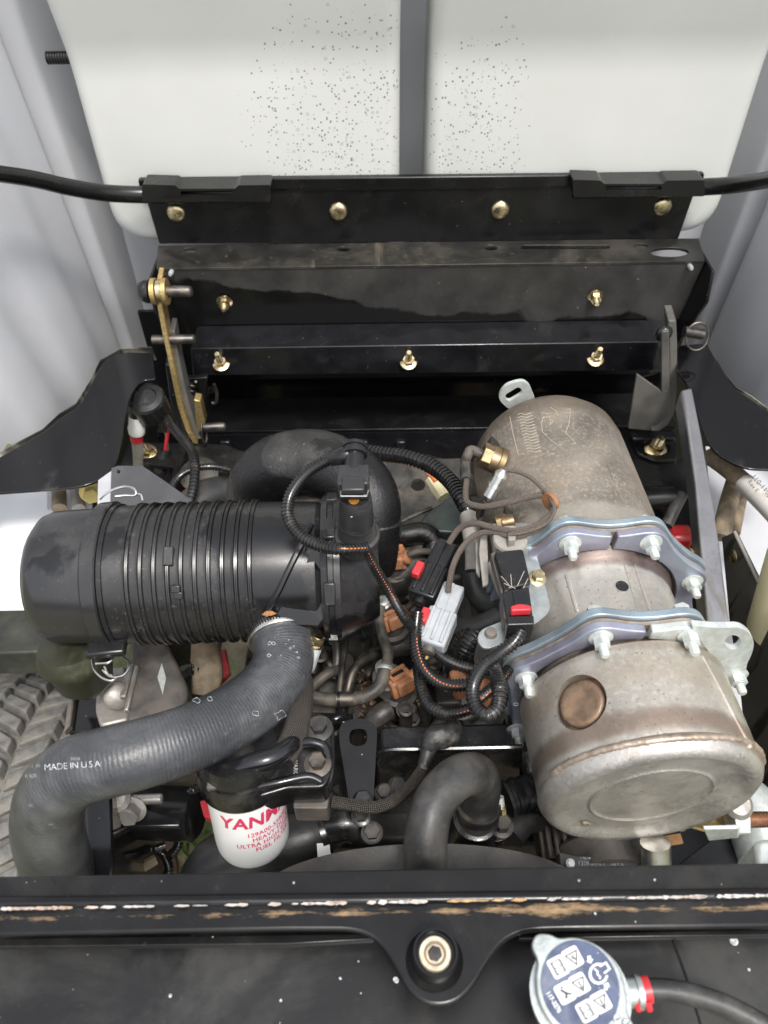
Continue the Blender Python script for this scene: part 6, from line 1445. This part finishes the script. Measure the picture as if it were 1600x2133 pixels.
# radiator cap
RC = bpy.data.objects.new('cap', None); COL.objects.link(RC); RC.parent = RT; RC.location = W(1210, 2060, z=.03) - RT.location; RC['label'] = 'zinc filler cap with a navy warning decal'
zc = .085
capc = (1213, 2060)
obj('cap', MB().prism([W(a, b, z=zc) for a, b in rp([(1106, 1970, 12), (1116, 1943, 22), (1148, 1945, 16), (1162, 1955, 14), (1200, 1950, 26), (1250, 1968, 40), (1290, 2010, 50), (1306, 2070, 40), (1306, 2110, 16), (1325, 2140, 20), (1310, 2180, 30), (1260, 2185, 40), (1180, 2165, 50), (1130, 2110, 40), (1114, 2050, 40), (1122, 2000, 14)], 6)], (0, 0, -.006)), zinc, RC, bevel=.002, seg=3)
obj('skirt', MB().lathe([(-.02, .030), (-.006, .032), (-.0055, .02)], W(1212, 2066, z=zc), (0, 0, 1), 40), zinc, RC)
DR = .088
def dc(u, v, z_=zc + .0006):     # decal coordinates: px offsets from decal centre
    return W(1209 + u, 2056 + v, z=z_)
obj('decal', MB().prism([dc(a, b) for a, b in ell(0, 0, 80, 100, 48, -.32)], (0, 0, -.0005)), decal_navy, RC)
def dsh(name, pts, mat, dz=.0004): return obj(name, MB().prism([dc(a, b, zc + .0006 + dz) for a, b in pts], (0, 0, -.0002)), mat, RC)
def card(cx, cy, hw=20, hh=24, rot=-.50):
    c_, s__ = math.cos(rot), math.sin(rot)
    f = lambda l: [(cx + x * c_ - y * s__, cy + x * s__ + y * c_) for x, y in l]
    dsh('symbol_card', f(rp([(-hw, -hh, 7), (hw, -hh, 7), (hw, hh, 7), (-hw, hh, 7)])), decal_white); return f
def line(f, l, w_=1.3, mat=print_dark, close=False):
    q = l + l[:1] if close else l
    P = f(q); m = MB(); h = w_ * .5
    for i_, ((x0, y0), (x1, y1)) in enumerate(zip(P, P[1:])):
        l_ = math.hypot(x1 - x0, y1 - y0) or 1; ux, uy = (x1 - x0) / l_ * h, (y1 - y0) / l_ * h
        m.prism([dc(a, b, zc + .0013 + i_ * .00004) for a, b in ((x0 - ux + uy, y0 - uy - ux), (x1 + ux + uy, y1 + uy - ux), (x1 + ux - uy, y1 + uy + ux), (x0 - ux - uy, y0 - uy + ux))], (0, 0, -.0002))
    obj('symbol_line', m, mat, RC)
c1_ = (1165 - 1209, 2013 - 2056); 
cards = [((1163, 2014), 'book'), ((1193, 1995), 'splash'), ((1177, 2068), 'hot'), ((1207, 2050), 'warn'), ((1222, 2106), 'book'), ((1252, 2087), 'warn')]
for (a, b), kind in cards:
    f = card(a - 1209, b - 2056, 17.5, 22)
    if kind in ('warn', 'splash'):
        line(f, [(-12, -10), (14, -10), (1, 17)], 2.6, close=True)
        if kind == 'warn': line(f, [(1, -5), (1, 4)], 3); line(f, [(1, 8), (1, 9.5)], 3)
        else: line(f, [(1, -6), (0, 0), (3, 6)], 2); line(f, [(-5, -3), (1, 0), (6, -4)], 1.2); line(f, [(-4, 3), (1, 1), (6, 3)], 1.2)
    elif kind == 'book':
        line(f, [(-8, -14), (8, -14), (8, 14), (-8, 14)], 1.9, close=True); line(f, [(-8, 0), (8, 0)], 1.8); line(f, [(-11, -16), (-11, 12), (-8, 16)], 1.8); line(f, [(11, -12), (11, 16)], 1.8)
    else:
        line(f, [(-13, -14), (-13, 16)], 1.6); line(f, [(-4, -8), (2, 2), (-2, 10)], 5); line(f, [(2, 2), (10, 8)], 4); line(f, [(-2, -14), (1, -12)], 3)
    for o_ in (): pass
# temperature gauge and arrows
g_ = lambda l: l
line(g_, [(1247 - 1209 + 18 * math.cos(t * .42 - .1), 2028 - 2056 + 20 * math.sin(t * .42 - .1)) for t in range(1, 13)], 5, decal_white)
line(g_, [(1251 - 1209, 2012 - 2056), (1262 - 1209, 2005 - 2056), (1270 - 1209, 2018 - 2056), (1260 - 1209, 2026 - 2056)], 4, decal_white)
line(g_, [(1239 - 1209, 2018 - 2056), (1245 - 1209, 2024 - 2056), (1245 - 1209, 2030 - 2056), (1250 - 1209, 2034 - 2056), (1250 - 1209, 2038 - 2056)], 3, decal_white)
for (x, y, d_) in ((1227, 1999, 1), (1262, 2054, -1)):
    dsh('arrow', [(x - 1209 + a, y - 2056 + b * d_) for a, b in ((-4, -7), (3, -9), (5, -1), (9, -2), (4, 8), (-6, 3), (-2, 1))], decal_white)
text('decal_number', '117-3276', 13, lambda x, y: dc(1137 - 1209 + x * .52 + y * .85, 2068 - 2056 + x * .85 - y * .52, zc + .0011), decal_white, RC, offset=.4, spacing=1.0)
for a, b in ((1284, 2122), (1304, 2132)):
    obj('stamped_ring', MB().tube([W(a + 6 * math.cos(k * .5236), b + 7 * math.sin(k * .5236), z=zc + .0004) for k in range(13)], .0008, 6), zinc, RC)
OH = thing('overflow_hose', 'black overflow hose with a red clip leaving the radiator cap', 'hose', W(1450, 2090, z=.03))
ohp = path([(1315, 2066, .055), (1345, 2062, .056), (1400, 2064, .056), (1470, 2080, .055), (1540, 2108, .053), (1640, 2165, .05)])
obj('hose', MB().tube(ohp, sz(22, ohp[2]), 22), rubber_smooth, OH)
obj('spigot', MB().lathe([(-.004, .009), (.006, .009), (.0065, .0105), (.010, .0105)], W(1303, 2068, z=.056), Vector((1, .02, 0)), 18), zinc, OH)
cc_ = ohp[0].lerp(ohp[1], .65)
obj('spring_clip', MB().lathe([(-.006, sz(22.5, cc_)), (-.006, sz(26, cc_)), (.006, sz(26, cc_)), (.006, sz(22.5, cc_))], cc_, ohp[1] - ohp[0], 26), red, OH, ang=30)
for a in (1328, 1350):
    obj('clip_tang', MB().tube(path([(a, 2085, .06), (a + 1, 2096, .058), (a + 3, 2102, .056)]), .0024, 8), red, OH)
